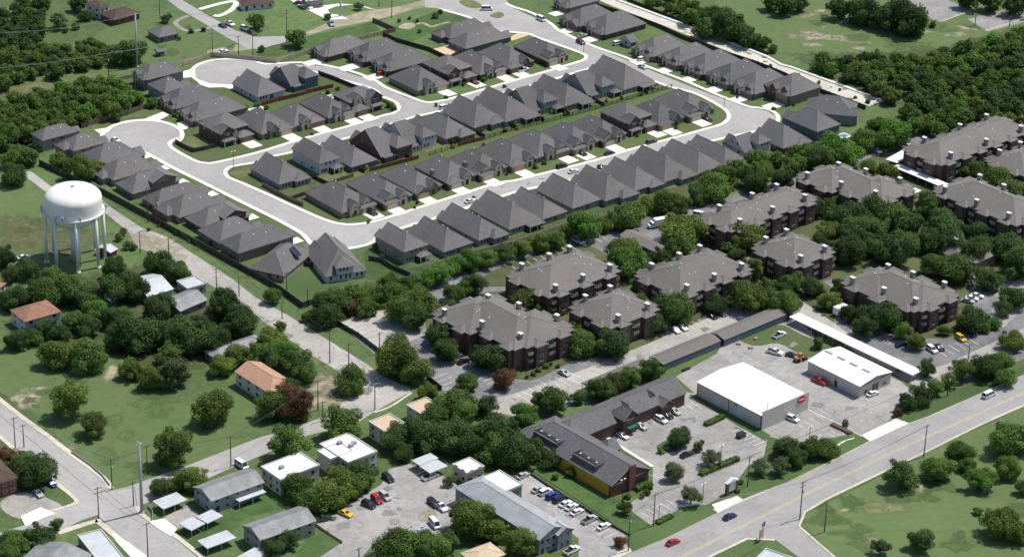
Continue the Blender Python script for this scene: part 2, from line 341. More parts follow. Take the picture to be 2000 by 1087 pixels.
# concrete drainage channel
area('channel_floor', '1150,-8 1195,12 1285,46 1378,83 1420,100 1510,134 1600,172 1699,208 1727,197 1640,162 1545,131 1528,126 1500,110 1360,58 1217,3 1195,-6', 'channel', 'road')
strip('channel_kerb', '1200,-3 1217,4 1290,31 1375,62 1500,111 1528,127 1545,131 1620,158 1727,197', 1.4, 0, .5, 'kerbstone', sm=0, side=-1)
strip('channel_kerb', '1700,206 1727,197', .8, 0, .5, 'kerbstone', sm=0, side=-1)
# subdivision streets: one asphalt sheet, with raised blocks on it
area('street', '205,262 207,250 225,240 250,235 277,232 310,233 335,241 350,255 420,230 400,170 376,150 376,135 400,122 450,116 500,120 560,125 640,130 730,158 790,190 830,201 892,192 1000,161 1085,137 1140,120 1150,112 1142,105 1107,92 1050,72 1037,66 975,60 900,28 860,17 830,15 830,-10 980,-10 1000,15 1072,47 1185,102 1350,170 1457,210 1497,216 1516,228 1520,238 1510,250 1470,262 1388,275 1342,287 1240,313 1175,333 1107,353 1000,376 872,418 765,450 712,478 640,490 612,478 590,460 532,421 497,404 437,374 397,354 342,327 300,304 272,292 240,287 215,280', 'street', 'road')
area('lawn_block', '444,336 452,328 470,324 500,319 530,308 564,301 682,271 750,250 810,230 852,221 990,182 1062,163 1102,151 1152,136 1170,135 1200,137 1273,159 1305,171 1350,182 1381,196 1407,211 1418,221 1419,231 1406,242 1375,251 1325,265 1225,292 1160,312 1037,343 1000,352 962,358 835,398 762,421 720,433 680,437 650,432 620,421 575,401 525,378 500,367 475,356 450,346', 'lawn', 'lawn')
K2 = '444,336 452,328 470,324 500,319 530,308 564,301 682,271 750,250 810,230 852,221 990,182 1062,163 1102,151 1152,136 1170,135 1200,137 1273,159 1305,171 1350,182 1381,196 1407,211 1418,221 1419,231 1406,242 1375,251 1325,265 1225,292 1160,312 1037,343 1000,352 962,358 835,398 762,421 720,433 680,437 650,432 620,421 575,401 525,378 500,367 475,356 450,346'
strip('kerb', K2, 1.7, 0, .16, 'kerbstone', sm=2, closed=True, side=1)
area('lawn_block', '352,262 351,271 338,277 336,284 348,294 384,313 402,317 420,316 500,297 585,271 680,245 745,225 766,220 775,210 768,200 742,189 725,175 680,162 640,150 600,140 560,138 530,150 510,162 480,167 440,168 408,166 385,152 374,148 300,185 250,232 277,230 312,233 335,241', 'lawn', 'lawn')
K3 = '352,271 338,277 336,284 348,294 384,313 402,317 420,316 500,297 585,271 680,245 745,225 766,220 775,210 768,200 742,189 725,175 680,162 640,150 600,140 560,140'
strip('kerb', K3, 1.7, 0, .16, 'kerbstone', sm=3, side=-1)
strip('kerb', '', 1.9, 0, .16, 'kerbstone', sm=0, side=-1, P=ring(278, 265, 14.8, -20, 250))
strip('kerb', '215,281 240,288 272,292', 1.9, 0, .16, 'kerbstone', sm=3, side=-1)
strip('kerb', '545,150 510,162 480,167 440,168 408,166 385,153 378,143 382,134 396,125 420,119 450,117 480,119 495,121 516,127 545,126 585,124 625,128 655,134 697,145 732,160 750,172 795,190 827,201 850,201 892,192 1000,161 1085,137 1100,132 1140,120 1149,112 1142,105 1107,92 1050,72 1037,66 1000,62 975,60 950,47 925,36 897,27 860,17', 1.8, 0, .16, 'kerbstone', sm=3, side=1)
strip('kerb', '985,8 1000,15 1037,27 1072,47 1087,60 1117,75 1165,95 1215,112 1250,127 1330,157 1365,172 1412,192 1457,209 1475,212 1497,215 1511,222 1516,231 1512,240 1495,249 1460,258 1388,274 1342,286 1240,312 1175,332 1107,352 1000,375 872,417 765,449 740,459 712,477 640,488 617,480 597,458 575,444 532,421 497,404 437,374 397,354 342,327 300,304 272,292', 1.8, 0, .16, 'kerbstone', sm=3, side=1)
area('lawn_block', '897,5 905,0 925,2 940,10 935,16 915,15', 'dry_grass', 'lawn', sm=3)
area('lawn_block', '958,30 975,24 985,30 975,36 962,34', 'dry_grass', 'lawn', sm=3)
# park, back lots, patches inside the subdivision
area('park_lawn', '752,62 800,42 850,22 900,32 940,50 850,60 800,85', 'vivid_lawn', 'patch2')
area('path', '778,53 790,46 805,45 812,51 800,57 785,56', 'dirt', 'lot', sm=4)
strip('path', '812,47 822,44 832,46 842,51 850,49 860,46 876,42', 1.6, 0, .06, 'dirt', side=-1)
area('lawn', '500,115 625,97 750,68 728,43 640,63 560,78 510,98', 'vivid_lawn', 'patch2')
area('sand_pad', '838,98 882,87 898,103 876,116', 'sand', 'lot')
area('dirt_patch', '995,72 1010,66 1036,68 1000,80', 'sand', 'lot')
# pale back yards and darker wet lawns, by plot
for s, m in (('620,345 690,330 712,342 640,362', 'dry_grass'), ('705,320 740,310 765,322 720,335', 'vivid_lawn'), ('818,288 860,278 890,290 840,302', 'dry_grass'), ('880,275 925,264 950,272 905,285', 'front_lawn'), ('610,372 650,360 660,368 615,384', 'dry_grass'),
             ('1050,235 1105,220 1120,228 1060,243', 'front_lawn'), ('1165,192 1225,178 1240,187 1175,203', 'dry_grass'), ('1270,172 1300,170 1300,176 1275,182', 'vivid_lawn'), ('512,212 540,205 548,212 515,222', 'vivid_lawn'), ('615,150 690,168 655,180 612,172', 'lawn'),
             ('352,270 390,262 392,290 360,285', 'dry_grass'), ('384,297 470,285 500,295 405,315', 'lawn'), ('445,338 500,322 505,335 470,350', 'dry_grass'), ('505,360 560,345 570,355 520,375', 'dry_grass')):
    area('lawn', s, m, 'upper')
for s, m in (('560,540 600,525 640,550 700,548 690,580 625,600 597,602 560,575', 'front_lawn'), ('712,490 735,485 760,510 850,525 800,545 715,545', 'vivid_lawn'), ('215,395 300,430 420,495 510,550 520,570 470,540 380,480 280,430', 'lawn'), ('840,510 900,495 970,475 1000,470 900,510 850,525', 'vivid_lawn')):
    area('lawn', s, m, 'patch2')
# old road
area('old_road', '40,338 60,334 110,372 160,395 212,402 275,444 325,462 375,494 450,542 500,581 560,614 625,654 717,711 750,736 800,756 802,765 732,803 690,830 660,800 672,782 690,770 660,724 610,694 525,636 470,590 400,550 355,525 325,504 270,484 250,452 207,417 150,405 100,382', 'oldroad', 'road')
soft('dirt_patch', '245,450 300,452 365,485 350,525 300,500 262,482', 'dirt', .06)
# streets at the lower left
area('street', '-40,765 -5,780 85,848 140,890 175,916 207,944 215,957 250,950 290,935 335,920 382,902 500,856 560,838 620,818 672,790 740,790 735,803 660,835 600,850 520,885 440,918 410,932 300,975 268,990 272,1005 335,1045 395,1095 300,1100 207,1020 190,1005 160,1015 120,1035 40,1060 -20,1075 -20,1045 47,1025 87,1003 142,987 152,975 107,937 25,870 -40,815', 'street', 'road')
area('gravel_yard', '5,975 50,960 100,975 122,990 90,1000 40,1012 5,995', 'gravel', 'lot', sm=3)
area('driveway', '40,1008 80,990 110,1003 88,1010 50,1028', 'concrete', 'drive')
strip('kerb', '-20,770 37,815 85,850 140,892 175,917 200,938 212,955', 1.8, 0, .15, 'sidewalk', side=1)
strip('kerb', '-20,832 0,848 25,870 107,937 152,974 142,987 88,1003', 1.3, 0, .15, 'sidewalk', side=-1)
strip('kerb', '110,1037 175,1016 192,1012 207,1022 240,1050 300,1100', 2.2, 0, .15, 'sidewalk', side=-1)
strip('kerb', '262,989 272,1005 305,1028 335,1045 392,1090', 1.6, 0, .15, 'sidewalk', side=1)
strip('kerb', '730,804 760,793 802,766', .8, 0, .15, 'sidewalk', side=-1)
area('driveway', '290,1018 322,1012 347,1032 333,1047 310,1033', 'concrete', 'drive')
area('driveway', '218,1040 250,1058 290,1087 262,1095 225,1055', 'concrete', 'drive')
area('parking_lot', '320,1010 365,985 390,1005 352,1032', 'oldroad', 'lot')
area('vivid_lawn', '335,1045 400,1015 460,1000 520,950 570,960 560,990 480,1010 400,1090 390,1087', 'vivid_lawn', 'patch2')
area('vivid_lawn', '575,1090 600,1050 640,1035 665,1060 620,1090', 'vivid_lawn', 'upper')
# commercial yard, bottom centre
area('parking_lot', '610,1020 660,1000 720,960 745,945 760,915 800,905 860,925 890,945 930,975 910,1000 860,1040 800,1060 740,1050 700,1095 600,1095 660,1060 630,1035', 'lot', 'lot')
area('parking_lot', '1000,930 1030,922 1080,957 1180,1025 1250,1050 1225,1075 1190,1100 1130,1095 1130,1050 1010,965', 'lot', 'lot')
soft('sand_patch', '815,1005 845,990 858,1005 842,1022 820,1018', 'dirt', .06)
area('vivid_lawn', '1035,918 1060,910 1190,965 1290,1040 1262,1055 1235,1050 1180,1010 1080,945', 'vivid_lawn', 'upper')
area('vivid_lawn', '1215,1050 1262,1030 1340,990 1372,985 1403,1000 1290,1055 1235,1077', 'front_lawn', 'upper')
# strip mall parking
area('parking_lot', '1170,850 1250,805 1340,765 1372,770 1420,800 1510,868 1500,885 1460,910 1425,960 1380,985 1330,990 1270,1030 1230,1010 1225,985 1275,955 1275,910 1195,860', 'lot', 'lot')
area('yard', '1320,735 1400,690 1430,640 1500,640 1560,620 1610,680 1730,730 1760,745 1790,770 1760,800 1745,810 1700,862 1640,830 1575,800 1540,830 1500,860 1460,830 1370,780', 'lot', 'lot')
area('yard_grass', '1430,650 1490,640 1530,635 1570,655 1640,680 1600,700 1560,690 1520,670 1470,675', 'lawn', 'mark', sm=3)
area('lawn', '1345,770 1380,775 1440,810 1480,835 1505,850 1495,860 1440,830', 'vivid_lawn', 'upper')
area('parking_lot', '1488,825 1575,796 1648,832 1662,846 1600,860 1520,864 1492,846', 'lot', 'lot')
area('lawn', '1500,852 1560,868 1640,855 1690,852 1700,860 1627,898 1535,942 1450,975 1440,970 1460,930 1490,905', 'front_lawn', 'upper')
area('lawn', '1760,820 1800,790 1900,750 2000,715 2040,700 2040,715 2000,731 1810,814 1775,826', 'front_lawn', 'upper')
area('island_bed', '1283,870 1330,850 1345,862 1300,885', 'vivid_lawn', 'upper', sm=3)
area('driveway', '1390,985 1440,968 1450,975 1402,1002', 'concrete', 'drive')
area('driveway', '1682,850 1750,817 1775,827 1700,862', 'concrete', 'drive')
# highway
area('highway', '1150,1120 1235,1077 1280,1060 1400,1002 1535,942 1627,900 1700,862 1775,827 1810,816 2000,731 2080,697 2080,760 2000,792 1925,825 1800,887 1725,922 1615,975 1572,1000 1562,1027 1660,1110 1600,1110 1560,1087 1513,1052 1457,1050 1377,1087 1320,1115', 'highway', 'road')
strip('sidewalk', '1200,1093 1235,1077 1280,1060 1400,1002 1535,942 1627,900 1700,862 1775,827 1810,816 2000,731 2060,704', 2.4, 0, .15, 'sidewalk', sm=0, side=1)
strip('kerb', '2060,770 2000,793 1925,826 1800,888 1725,923 1615,976 1574,1001 1563,1027 1650,1102', .8, 0, .15, 'sidewalk', sm=0, side=-1)
strip('kerb', '1513,1052 1457,1050 1377,1088', 1.0, 0, .15, 'sidewalk', sm=0, side=1)
area('lawn', '1385,1090 1457,1055 1500,1057 1470,1075 1440,1090', 'front_lawn', 'upper')
def lane(name, s, m, w=.14, dash=None):
    P = pts(s, LV['mark'] + .012); b = MB()
    for a, c in zip(P, P[1:]):
        L = (c - a).length; d = (c - a) / L; n = Vector((-d.y, d.x, 0)) * w; t = 0
        while t < L:
            e = min(L, t + (dash[0] if dash else L)); p, q = a + d * t, a + d * e
            b.face([p - n, q - n, q + n, p + n]); t += (dash[0] + dash[1]) if dash else L
    return tag(b.build(name, m), None, None, None, 'structure')
lane('lane_marking', '1270,1110 1350,1075 1600,950 1760,873 1900,810 2060,738', 'paint_yellow', .13)
lane('lane_marking', '1275,1111 1355,1076 1605,951 1765,874 1905,811 2060,740', 'paint_yellow', .13)
lane('road_seam', '-20,795 60,858 140,925 200,975', 'seam', .08)
lane('road_seam', '205,960 262,950 270,1000', 'seam', .1)
# apartment grounds
area('apartment_lot', '660,631 760,603 860,545 960,515 1180,440 1290,400 1380,395 1700,300 1720,265 2050,240 2050,690 2000,700 1900,745 1800,755 1700,690 1548,612 1270,712 1100,800 1000,812 900,790 840,745 742,700', 'aptlot', 'lot')
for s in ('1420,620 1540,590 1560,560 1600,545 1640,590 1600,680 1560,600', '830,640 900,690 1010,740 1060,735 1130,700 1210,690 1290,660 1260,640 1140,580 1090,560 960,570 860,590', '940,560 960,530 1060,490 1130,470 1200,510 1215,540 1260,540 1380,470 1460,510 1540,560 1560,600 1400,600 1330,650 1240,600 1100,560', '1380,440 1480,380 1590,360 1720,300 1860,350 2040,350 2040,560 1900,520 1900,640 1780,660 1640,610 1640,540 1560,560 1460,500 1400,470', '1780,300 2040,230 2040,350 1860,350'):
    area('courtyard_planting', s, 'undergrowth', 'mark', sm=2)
area('parking_lane', '900,790 1000,770 1130,725 1280,665 1420,605 1545,570 1570,590 1440,640 1270,700 1100,790 1000,812', 'oldroad', 'mark')
area('parking_lot', '660,632 720,610 765,602 800,640 830,655 790,670 742,690', 'oldroad', 'mark')
strip('kerb', '665,628 720,610 765,598', 1.5, 0, .12, 'brick_red', sm=0, side=1)
area('parking_lane', '1570,590 1700,680 1790,730 1850,710 2000,640 2050,610 2050,640 2000,675 1860,745 1800,760 1690,700 1560,612', 'oldroad', 'mark')
area('parking_lane', '1960,560 2040,520 2040,560 1960,640 1930,620', 'oldroad', 'mark')
def bays(s, n, depth_px, lv=.075):                           # painted parking bays: n lines along s, each running depth_px
    A, B = pts(s, 0); b = MB(); dp = Vector(depth_px)
    for k in range(n):
        x0, y0, x1, y1 = [float(v) for q in s.split() for v in q.split(',')]
        t = k / (n - 1); px, py = x0 + (x1 - x0) * t, y0 + (y1 - y0) * t
        p = G(px, py); q = G(px + dp.x, py + dp.y); d = (q - p).normalized(); w = Vector((-d.y, d.x, 0)) * .09
        b.face([(v.x, v.y, lv) for v in (p - w, q - w, q + w, p + w)])
    return tag(b.build('parking_marking', 'paint_line'), None, None, None, 'structure')
bays('1005,768 1110,725', 9, (32, 17)); bays('1340,632 1385,615', 5, (20, 12)); bays('848,738 880,768', 5, (26, -10)); bays('680,640 720,665', 5, (26, -9))
bays('880,705 905,728', 4, (22, -9)); bays('935,740 960,755', 4, (22, -9)); bays('1000,520 1110,478', 9, (20, 12)); bays('1130,470 1180,452', 5, (20, 12))
bays('1828,683 1890,660', 6, (22, 13)); bays('1700,655 1745,678', 5, (24, -9)); bays('1890,560 1940,570', 6, (26, 12)); bays('1890,705 1960,680', 6, (18, 10)); bays('855,560 890,548', 4, (22, 12))
bays('1190,845 1320,785', 12, (18, 12)); bays('1340,790 1372,775', 4, (22, 14)); bays('1450,835 1510,872', 8, (-22, 9)); bays('1252,1000 1300,975', 5, (26, 15)); bays('1265,925 1300,930', 4, (20, 10)); bays('1560,830 1600,800', 5, (20, 12)); bays('1615,845 1650,830', 5, (16, 8)); bays('1070,985 1180,1050', 10, (22, -10))
lane('yard_kerb', '1575,797 1640,828 1700,860', 'sidewalk', .25)
# far lots at the upper right
area('parking_lot', '1715,-8 1830,-8 1900,20 1830,46 1800,20', 'lot', 'lot')
area('parking_lot', '1890,38 1960,20 2000,30 2030,36 1930,62', 'lot', 'lot')
lane('lot_kerb', '1900,20 1850,38 1830,46', 'sidewalk', .3); lane('lot_kerb', '1925,60 1990,40 2020,34', 'sidewalk', .3)

# weeds, worn ground, oil and tyre stains: ragged patches with an outline of their own
rn = random.Random(11)
def scatter(poly, n, r0, r1, m, z, name):
    P = [tuple(map(float, q.split(','))) for q in poly.split()]; xs = [p[0] for p in P]; ys = [p[1] for p in P]; k = 0
    while k < n:
        x, y = rn.uniform(min(xs), max(xs)), rn.uniform(min(ys), max(ys)); c = False
        for i in range(len(P)):
            (x1, y1), (x2, y2) = P[i - 1], P[i]
            if (y1 > y) != (y2 > y) and x < (x2 - x1) * (y - y1) / (y2 - y1) + x1: c = not c
        if not c: continue
        k += 1; g = G(x, y); r = rn.uniform(r0, r1); a0 = rn.uniform(0, 3.14); q = rn.uniform(.35, .9); Q = []
        for j in range(10):
            t = 2 * math.pi * j / 10; d = r * rn.uniform(.7, 1.25); u, v = d * math.cos(t), d * q * math.sin(t)
            Q.append(Vector((g.x + u * math.cos(a0) - v * math.sin(a0), g.y + u * math.sin(a0) + v * math.cos(a0), 0)))
        soft(name, '', m, z, .4, Q, 2)
scatter('0,700 140,660 300,790 480,780 490,850 250,950 120,880', 18, 2, 7, 'weeds', .02, 'weed_patch'); scatter('0,700 140,660 300,790 480,780 490,850 250,950 120,880', 6, 1.5, 4, 'straw', .02, 'straw_patch')
scatter('1575,1010 1740,930 2000,800 2000,1087 1650,1087', 22, 2, 8, 'weeds', .02, 'weed_patch'); scatter('1600,1000 1740,940 2000,830 2000,1087 1650,1087', 5, 1.5, 4, 'straw', .02, 'straw_patch')
scatter('0,370 100,390 250,460 230,520 0,510', 14, 3, 9, 'dry_grass', .02, 'dry_grass_patch'); scatter('300,30 460,80 480,105 260,140', 12, 2, 6, 'weeds', .02, 'weed_patch'); scatter('1480,40 1700,10 1990,60 1850,90 1560,100', 18, 3, 9, 'straw', .02, 'straw_patch'); scatter('1480,40 1700,10 1990,60 1850,90 1560,100', 16, 3, 9, 'weeds', .02, 'weed_patch')
for pl in ('330,735 1380,700 1600,650 1740,745 1690,850 1560,800 1380,770', '1200,845 1340,775 1490,865 1400,960 1280,900', '640,1020 760,930 880,960 800,1050', '1020,940 1080,970 1200,1060'):
    scatter(pl.replace('330,735', '1330,735'), 9, .8, 3.5, 'stain', .062, 'stain')
scatter('240,440 420,550 600,680 740,770 720,790 560,660 380,530', 14, .8, 3, 'stain', .062, 'stain'); scatter('900,780 1280,665 1540,580 1540,600 1280,690 1000,805', 10, 1, 3, 'stain', .062, 'stain')
scatter('460,340 700,440 1000,360 1390,262 1100,340 720,460 600,440', 8, .8, 2.5, 'stain', .062, 'stain')
scatter('590,350 1000,260 1300,180 1380,215 1000,320 700,390', 40, 1.2, 4, 'dry_grass', .152, 'dry_grass_patch'); scatter('460,330 700,280 1000,190 1200,150 1300,180 900,290 600,370', 34, 1.2, 4, 'weeds', .152, 'weed_patch')
scatter('250,380 520,560 480,545 300,440', 14, 1.5, 4, 'weeds', .02, 'weed_patch'); scatter('1720,200 1560,130 1250,20 1230,25 1540,150 1690,215', 16, 1, 3, 'dry_grass', .02, 'dry_grass_patch')

for s in ('279,234 318,219 333,224 312,235', '345,242 361,233 374,242 366,252 356,255', '380,153 395,158 410,164 458,166 459,177 437,171 408,172 390,166', '356,140 381,134 382,151 357,153', '184,254 222,248 212,258 196,263'):
    area('driveway', s, 'concrete', 'drive')
# ------------------------------------------------------------------ buildings
def roof_mass(b, M, base=0):
    u0, u1, v0, v1, e, ax, ea, eb, p = M[:9]; oh = .4
    if ax == 'f':                                           # flat roof with a low parapet
        b.box(u0 - .15, u1 + .15, v0 - .15, v1 + .15, e - .25, e + .05)
        for q in ((u0 - .2, u1 + .2, v0 - .2, v0 + .1), (u0 - .2, u1 + .2, v1 - .1, v1 + .2), (u0 - .2, u0 + .1, v0 + .1, v1 - .1), (u1 - .1, u1 + .2, v0 + .1, v1 - .1)):
            b.box(*q, e - .3, e + .35, 1)
        return
    if ax == 'u': a0, a1, c0, c1 = u0, u1, v0, v1; T = lambda a, c, z: (a, c, z)
    else: a0, a1, c0, c1 = v0, v1, u0, u1; T = lambda a, c, z: (c, a, z)
    h = (c1 - c0) / 2; mid = (c0 + c1) / 2; zr = e + h * p; ze = e - oh * p
    oa = oh if ea == 'h' else .35; ob = oh if eb == 'h' else .35
    A0, A1, C0, C1 = a0 - oa, a1 + ob, c0 - oh, c1 + oh
    ra = a0 + h if ea == 'h' else A0; rb = a1 - h if eb == 'h' else A1
    if ra > rb: ra = rb = (ra + rb) / 2; zr = e + (ra - a0 if ea == 'h' else h) * p
    P = [T(A0, C0, ze), T(A1, C0, ze), T(A1, C1, ze), T(A0, C1, ze), T(ra, mid, zr), T(rb, mid, zr)]
    F = [(0, 1, 5, 4), (2, 3, 4, 5)]
    if ea == 'h': F.append((3, 0, 4))
    if eb == 'h': F.append((1, 2, 5))
    for f in F:
        q = [P[i] for i in f]
        b.face(q if ax == 'u' else q[::-1])
    D = [(x, y, z - .2) for x, y, z in P[:4]]
    for i in range(4):
        if (i == 3 and ea == 'g') or (i == 1 and eb == 'g'): continue
        j = (i + 1) % 4; q = [D[i], D[j], P[j], P[i]]; b.face(q if ax == 'u' else q[::-1], 1)
    q = D if ax != 'u' else D[::-1]; b.face(q, 1)
    for g, a, s in ((ea, A0, 1), (eb, A1, -1)):             # barge boards on gables
        if g == 'g':
            for c, in ((C0,), (C1,)):
                A = Vector(T(a, c, ze - .08)); B = Vector(T(a, mid, zr - .08)); b.tube(A, B, .13, .13, 4, 1)
    r = .11
    if rb - ra > .3: b.tube(P[4], P[5], r, r, 4, 2, False)
    if ea == 'h': b.tube(P[0], P[4], r, r, 4, 2, False); b.tube(P[3], P[4], r, r, 4, 2, False)
    if eb == 'h': b.tube(P[1], P[5], r, r, 4, 2, False); b.tube(P[2], P[5], r, r, 4, 2, False)
def wall_mass(b, M):
    u0, u1, v0, v1, e, ax, ea, eb, p = M[:9]
    b.box(u0, u1, v0, v1, 0, e - .1)
    if ax == 'f': return
    h = ((v1 - v0) if ax == 'u' else (u1 - u0)) / 2
    for g, first in ((ea, True), (eb, False)):
        if g != 'g': continue
        t = .02 if first else -.02
        if ax == 'u':
            x = u0 if first else u1
            q = [(x, v0, e - .1), (x, v1, e - .1), (x, (v0 + v1) / 2, e + h * p - .12)]
        else:
            y = v0 if first else v1
            q = [(u1, y, e - .1), (u0, y, e - .1), ((u0 + u1) / 2, y, e + h * p - .12)]
        b.face(q if not first else q[::-1])
def onside(M, side, t, z, w, h, d):                         # box proud of a wall, t from the near corner
    u0, u1, v0, v1 = M[:4]
    if side == 'S': c = u0 + t * (u1 - u0); return (c - w / 2, c + w / 2, v0 - d, v0 + .03, z, z + h)
    if side == 'N': c = u0 + t * (u1 - u0); return (c - w / 2, c + w / 2, v1 - .03, v1 + d, z, z + h)
    if side == 'W': c = v0 + t * (v1 - v0); return (u0 - d, u0 + .03, c - w / 2, c + w / 2, z, z + h)
    c = v0 + t * (v1 - v0); return (u1 - .03, u1 + d, c - w / 2, c + w / 2, z, z + h)
ANG = 41.0
def frame(N, L, R, e, ang=None):
    n, l, r = G(*N, e), G(*L, e), G(*R, e)
    a = rad(ANG if ang is None else ang) if ang != 'fit' else math.atan2((r - n).y, (r - n).x)
    u = Vector((math.cos(a), math.sin(a), 0)); v = Vector((-u.y, u.x, 0))
    return n, a, u, v, (r - n).dot(u), (l - n).dot(v)
def building(name, label, cat, fr, masses, feats=(), wall='brick_tan', roof='shingle', group=None, caps=True, vents=0, seed=0):
    n, a, u, v, U, V = fr; cu, cv = U / 2, V / 2
    base = n + u * cu + v * cv; base.z = 0
    o = empty(name, base, a, label, cat, group)
    sh = lambda b: [setattr(b, 'v', [(x - cu, y - cv, z) for x, y, z in b.v]), b][1]
    walls = {}; rf = MB()
    for M in masses:
        wm = M[9] if len(M) > 9 else wall
        if wm: wall_mass(walls.setdefault(wm, MB()), M)
        roof_mass(rf, M)
    for k, b in walls.items(): sh(b).build('wall' if k == wall else 'facade', k, o)
    flat = masses[0][5] == 'f'
    ro = sh(rf).build('roof', [roof, 'trim' if flat else 'fascia', 'ridge_cap' if caps else roof], o)
    for f in feats:
        k = f[0]; b = MB()
        if k == 'win':                                      # ('win', mass, side, t, z, w, h)
            _, mi, sd_, t, z, w, h = f; M = masses[mi]
            b.box(*onside(M, sd_, t, z, w, h, .06)); x = onside(M, sd_, t, z + .1, w - .2, h - .2, .09); b.box(*x, 1)
            if w > 1.3:
                y = onside(M, sd_, t, z + .1, .08, h - .2, .11); b.box(*y)
            sh(b).build('window', ['trim', 'glass'], o)
        elif k == 'door':
            _, mi, sd_, t, w, h = f; b.box(*onside(masses[mi], sd_, t, .05, w, h, .07)); sh(b).build('door', 'door', o)
        elif k == 'garage':
            _, mi, sd_, t, w, m = f; b.box(*onside(masses[mi], sd_, t, .05, w, 2.25, .05)); sh(b).build('garage_door', m, o)
        elif k == 'post':
            _, x, y, h = f; b.box(x - .14, x + .14, y - .14, y + .14, 0, h); sh(b).build('porch_post', 'white_paint', o)
        elif k == 'chim':
            _, x, y, z0, z1, w, m = f; b.box(x - w / 2, x + w / 2, y - w * .7, y + w * .7, z0, z1)
            c = sh(b).build('chimney', m, ro); b = MB(); b.box(x - w / 2 - .12, x + w / 2 + .12, y - w * .7 - .12, y + w * .7 + .12, z1, z1 + .25)
            sh(b).build('chimney_cap', 'white_paint', c)
        elif k == 'vent':
            _, x, y, z = f; b.tube((x, y, z - .6), (x, y, z + .35), .18, .18, 6); sh(b).build('roof_vent', 'white_paint', ro)
        elif k == 'box':                                    # (box, name, mat, x0,x1,y0,y1,z0,z1)
            b.box(*f[3:9]); sh(b).build(f[1], f[2], o)
        elif k == 'slab':                                   # balcony: slab with a railing
            _, mi, sd_, t, z, w, d = f; x = onside(masses[mi], sd_, t, z, w, .2, d); b.box(*x)
            x = list(x); q = .06
            if sd_ == 'S': r3 = [(x[0], x[1], x[2], x[2] + q), (x[0], x[0] + q, x[2] + q, x[3]), (x[1] - q, x[1], x[2] + q, x[3])]
            else: r3 = [(x[0], x[0] + q, x[2], x[3]), (x[0] + q, x[1], x[2], x[2] + q), (x[0] + q, x[1], x[3] - q, x[3])]
            for r in r3: b.box(*r, x[5] + .12, x[5] + .95)
            sh(b).build('balcony', 'siding_tan', o)
    return o
def rz(M, u, v):                                            # height of a mass's roof above a point
    u0, u1, v0, v1, e, ax, ea, eb, p = M[:9]
    d = [v - v0, v1 - v] if ax == 'u' else [u - u0, u1 - u]
    ends = [(ea, (u - u0) if ax == 'u' else (v - v0)), (eb, (u1 - u) if ax == 'u' else (v1 - v))]
    d += [x for g, x in ends if g == 'h']
    return e + max(0, min(d)) * p
# --- house models: each returns masses, features in metres of the plot frame (u along the street side, v away from us)
def st_back(U, V, k):
    e = k.get('e', 2.9)
    m = [(0, U, 0, V, e, 'v', 'h', k.get('far', 'g'), .74), (0.02 * U, .42 * U, V - 4, V + 1.2, e - .05, 'v', 'g', 'g', .8)]
    f = [('win', 0, 'S', t, .9, 1.0, 1.5) for t in (.12, .22, .32)] + [('win', 0, 'S', .52, .15, 1.9, 2.0), ('win', 0, 'W', .3, 1.0, 1.2, 1.1), ('win', 0, 'W', .68, 1.0, .9, 1.1), ('win', 0, 'E', .5, 1.0, 1.1, 1.2), ('door', 1, 'N', .5, 1.1, 2.1)]
    if e > 4: f += [('win', 0, 'S', t, 3.6, 1.0, 1.4) for t in (.3, .5, .7)]
    if k.get('porch'):
        m.append((.52 * U, U - .3, -2.6, .6, 2.6, 'v', 'h', 'h', .6, None)); f += [('post', .52 * U + .2, -2.4, 2.4), ('post', U - .5, -2.4, 2.4), ('post', .76 * U, -2.4, 2.4)]
    if k.get('bay'):
        m.append((.5 * U, U, -1.6, 3, e - .1, 'v', 'h', 'h', .74)); f += [('win', len(m) - 1, 'S', t, .6, .9, 1.7) for t in (.2, .45, .7)]
    if k.get('ell'):
        m.append((.45 * U, U, -2.2, 3, e - .1, 'u', 'h', 'h', .74)); f += [('win', len(m) - 1, 'S', t, .7, 1.1, 1.5) for t in (.25, .65)]
    f += [('vent', U * .6, V * .4, rz(m[0], U * .6, V * .4)), ('vent', U * .7, V * .62, rz(m[0], U * .7, V * .62))]
    return m, f
def st_front(U, V, k):
    e = k.get('e', 2.9); L = k.get('g', 'L') == 'L'; st = k.get('st', 'stone')
    X = lambda a, b: (a * U, b * U) if L else ((1 - b) * U, (1 - a) * U)
    tt = lambda t: t if L else 1 - t
    m = [(0, U, 0, V, e, 'v', 'h', 'h', .72)]
    m.append((*X(0, .5), -1.4, 4, e - .05, 'v', 'g' if k.get('gg') else 'h', 'h', .62))
    m.append((*X(.5, .78), -1.0, 4.5, e + 1.0, 'v', 'g', 'h', 1.05, st))
    f = [('garage', 1, 'S', .5, min(4.9, .42 * U), k.get('gd', 'garage_beige')), ('door', 2, 'S', .5, 1.3, 2.3), ('win', 2, 'S', .5, 3.0, .9, 1.1), ('win', 0, 'S', tt(.87), .7, 1.7, 1.6), ('win', 0, 'W', .35, 1.0, 1.1, 1.1), ('win', 0, 'W', .7, 1.0, 1.1, 1.1), ('win', 0, 'N', .4, .8, 1.8, 1.5), ('win', 0, 'E', .5, 1.0, 1.1, 1.1)]
    if k.get('dm', 1):
        m.append((*X(.1, .38), -.2, 5, e + 1.2, 'v', 'g', 'g', 1.0, st)); f.append(('win', 3, 'S', .5, e + .25, .9, .9))
    if k.get('ch'): f.append(('box', 'chimney', k.get('wall', 'brick_tan'), -.5, .7, V * .42, V * .42 + 1.8, 0, 5.0))
    f += [('vent', U * .35, V * .55, rz(m[0], U * .35, V * .55)), ('vent', U * .6, V * .7, rz(m[0], U * .6, V * .7))]
    return m, f
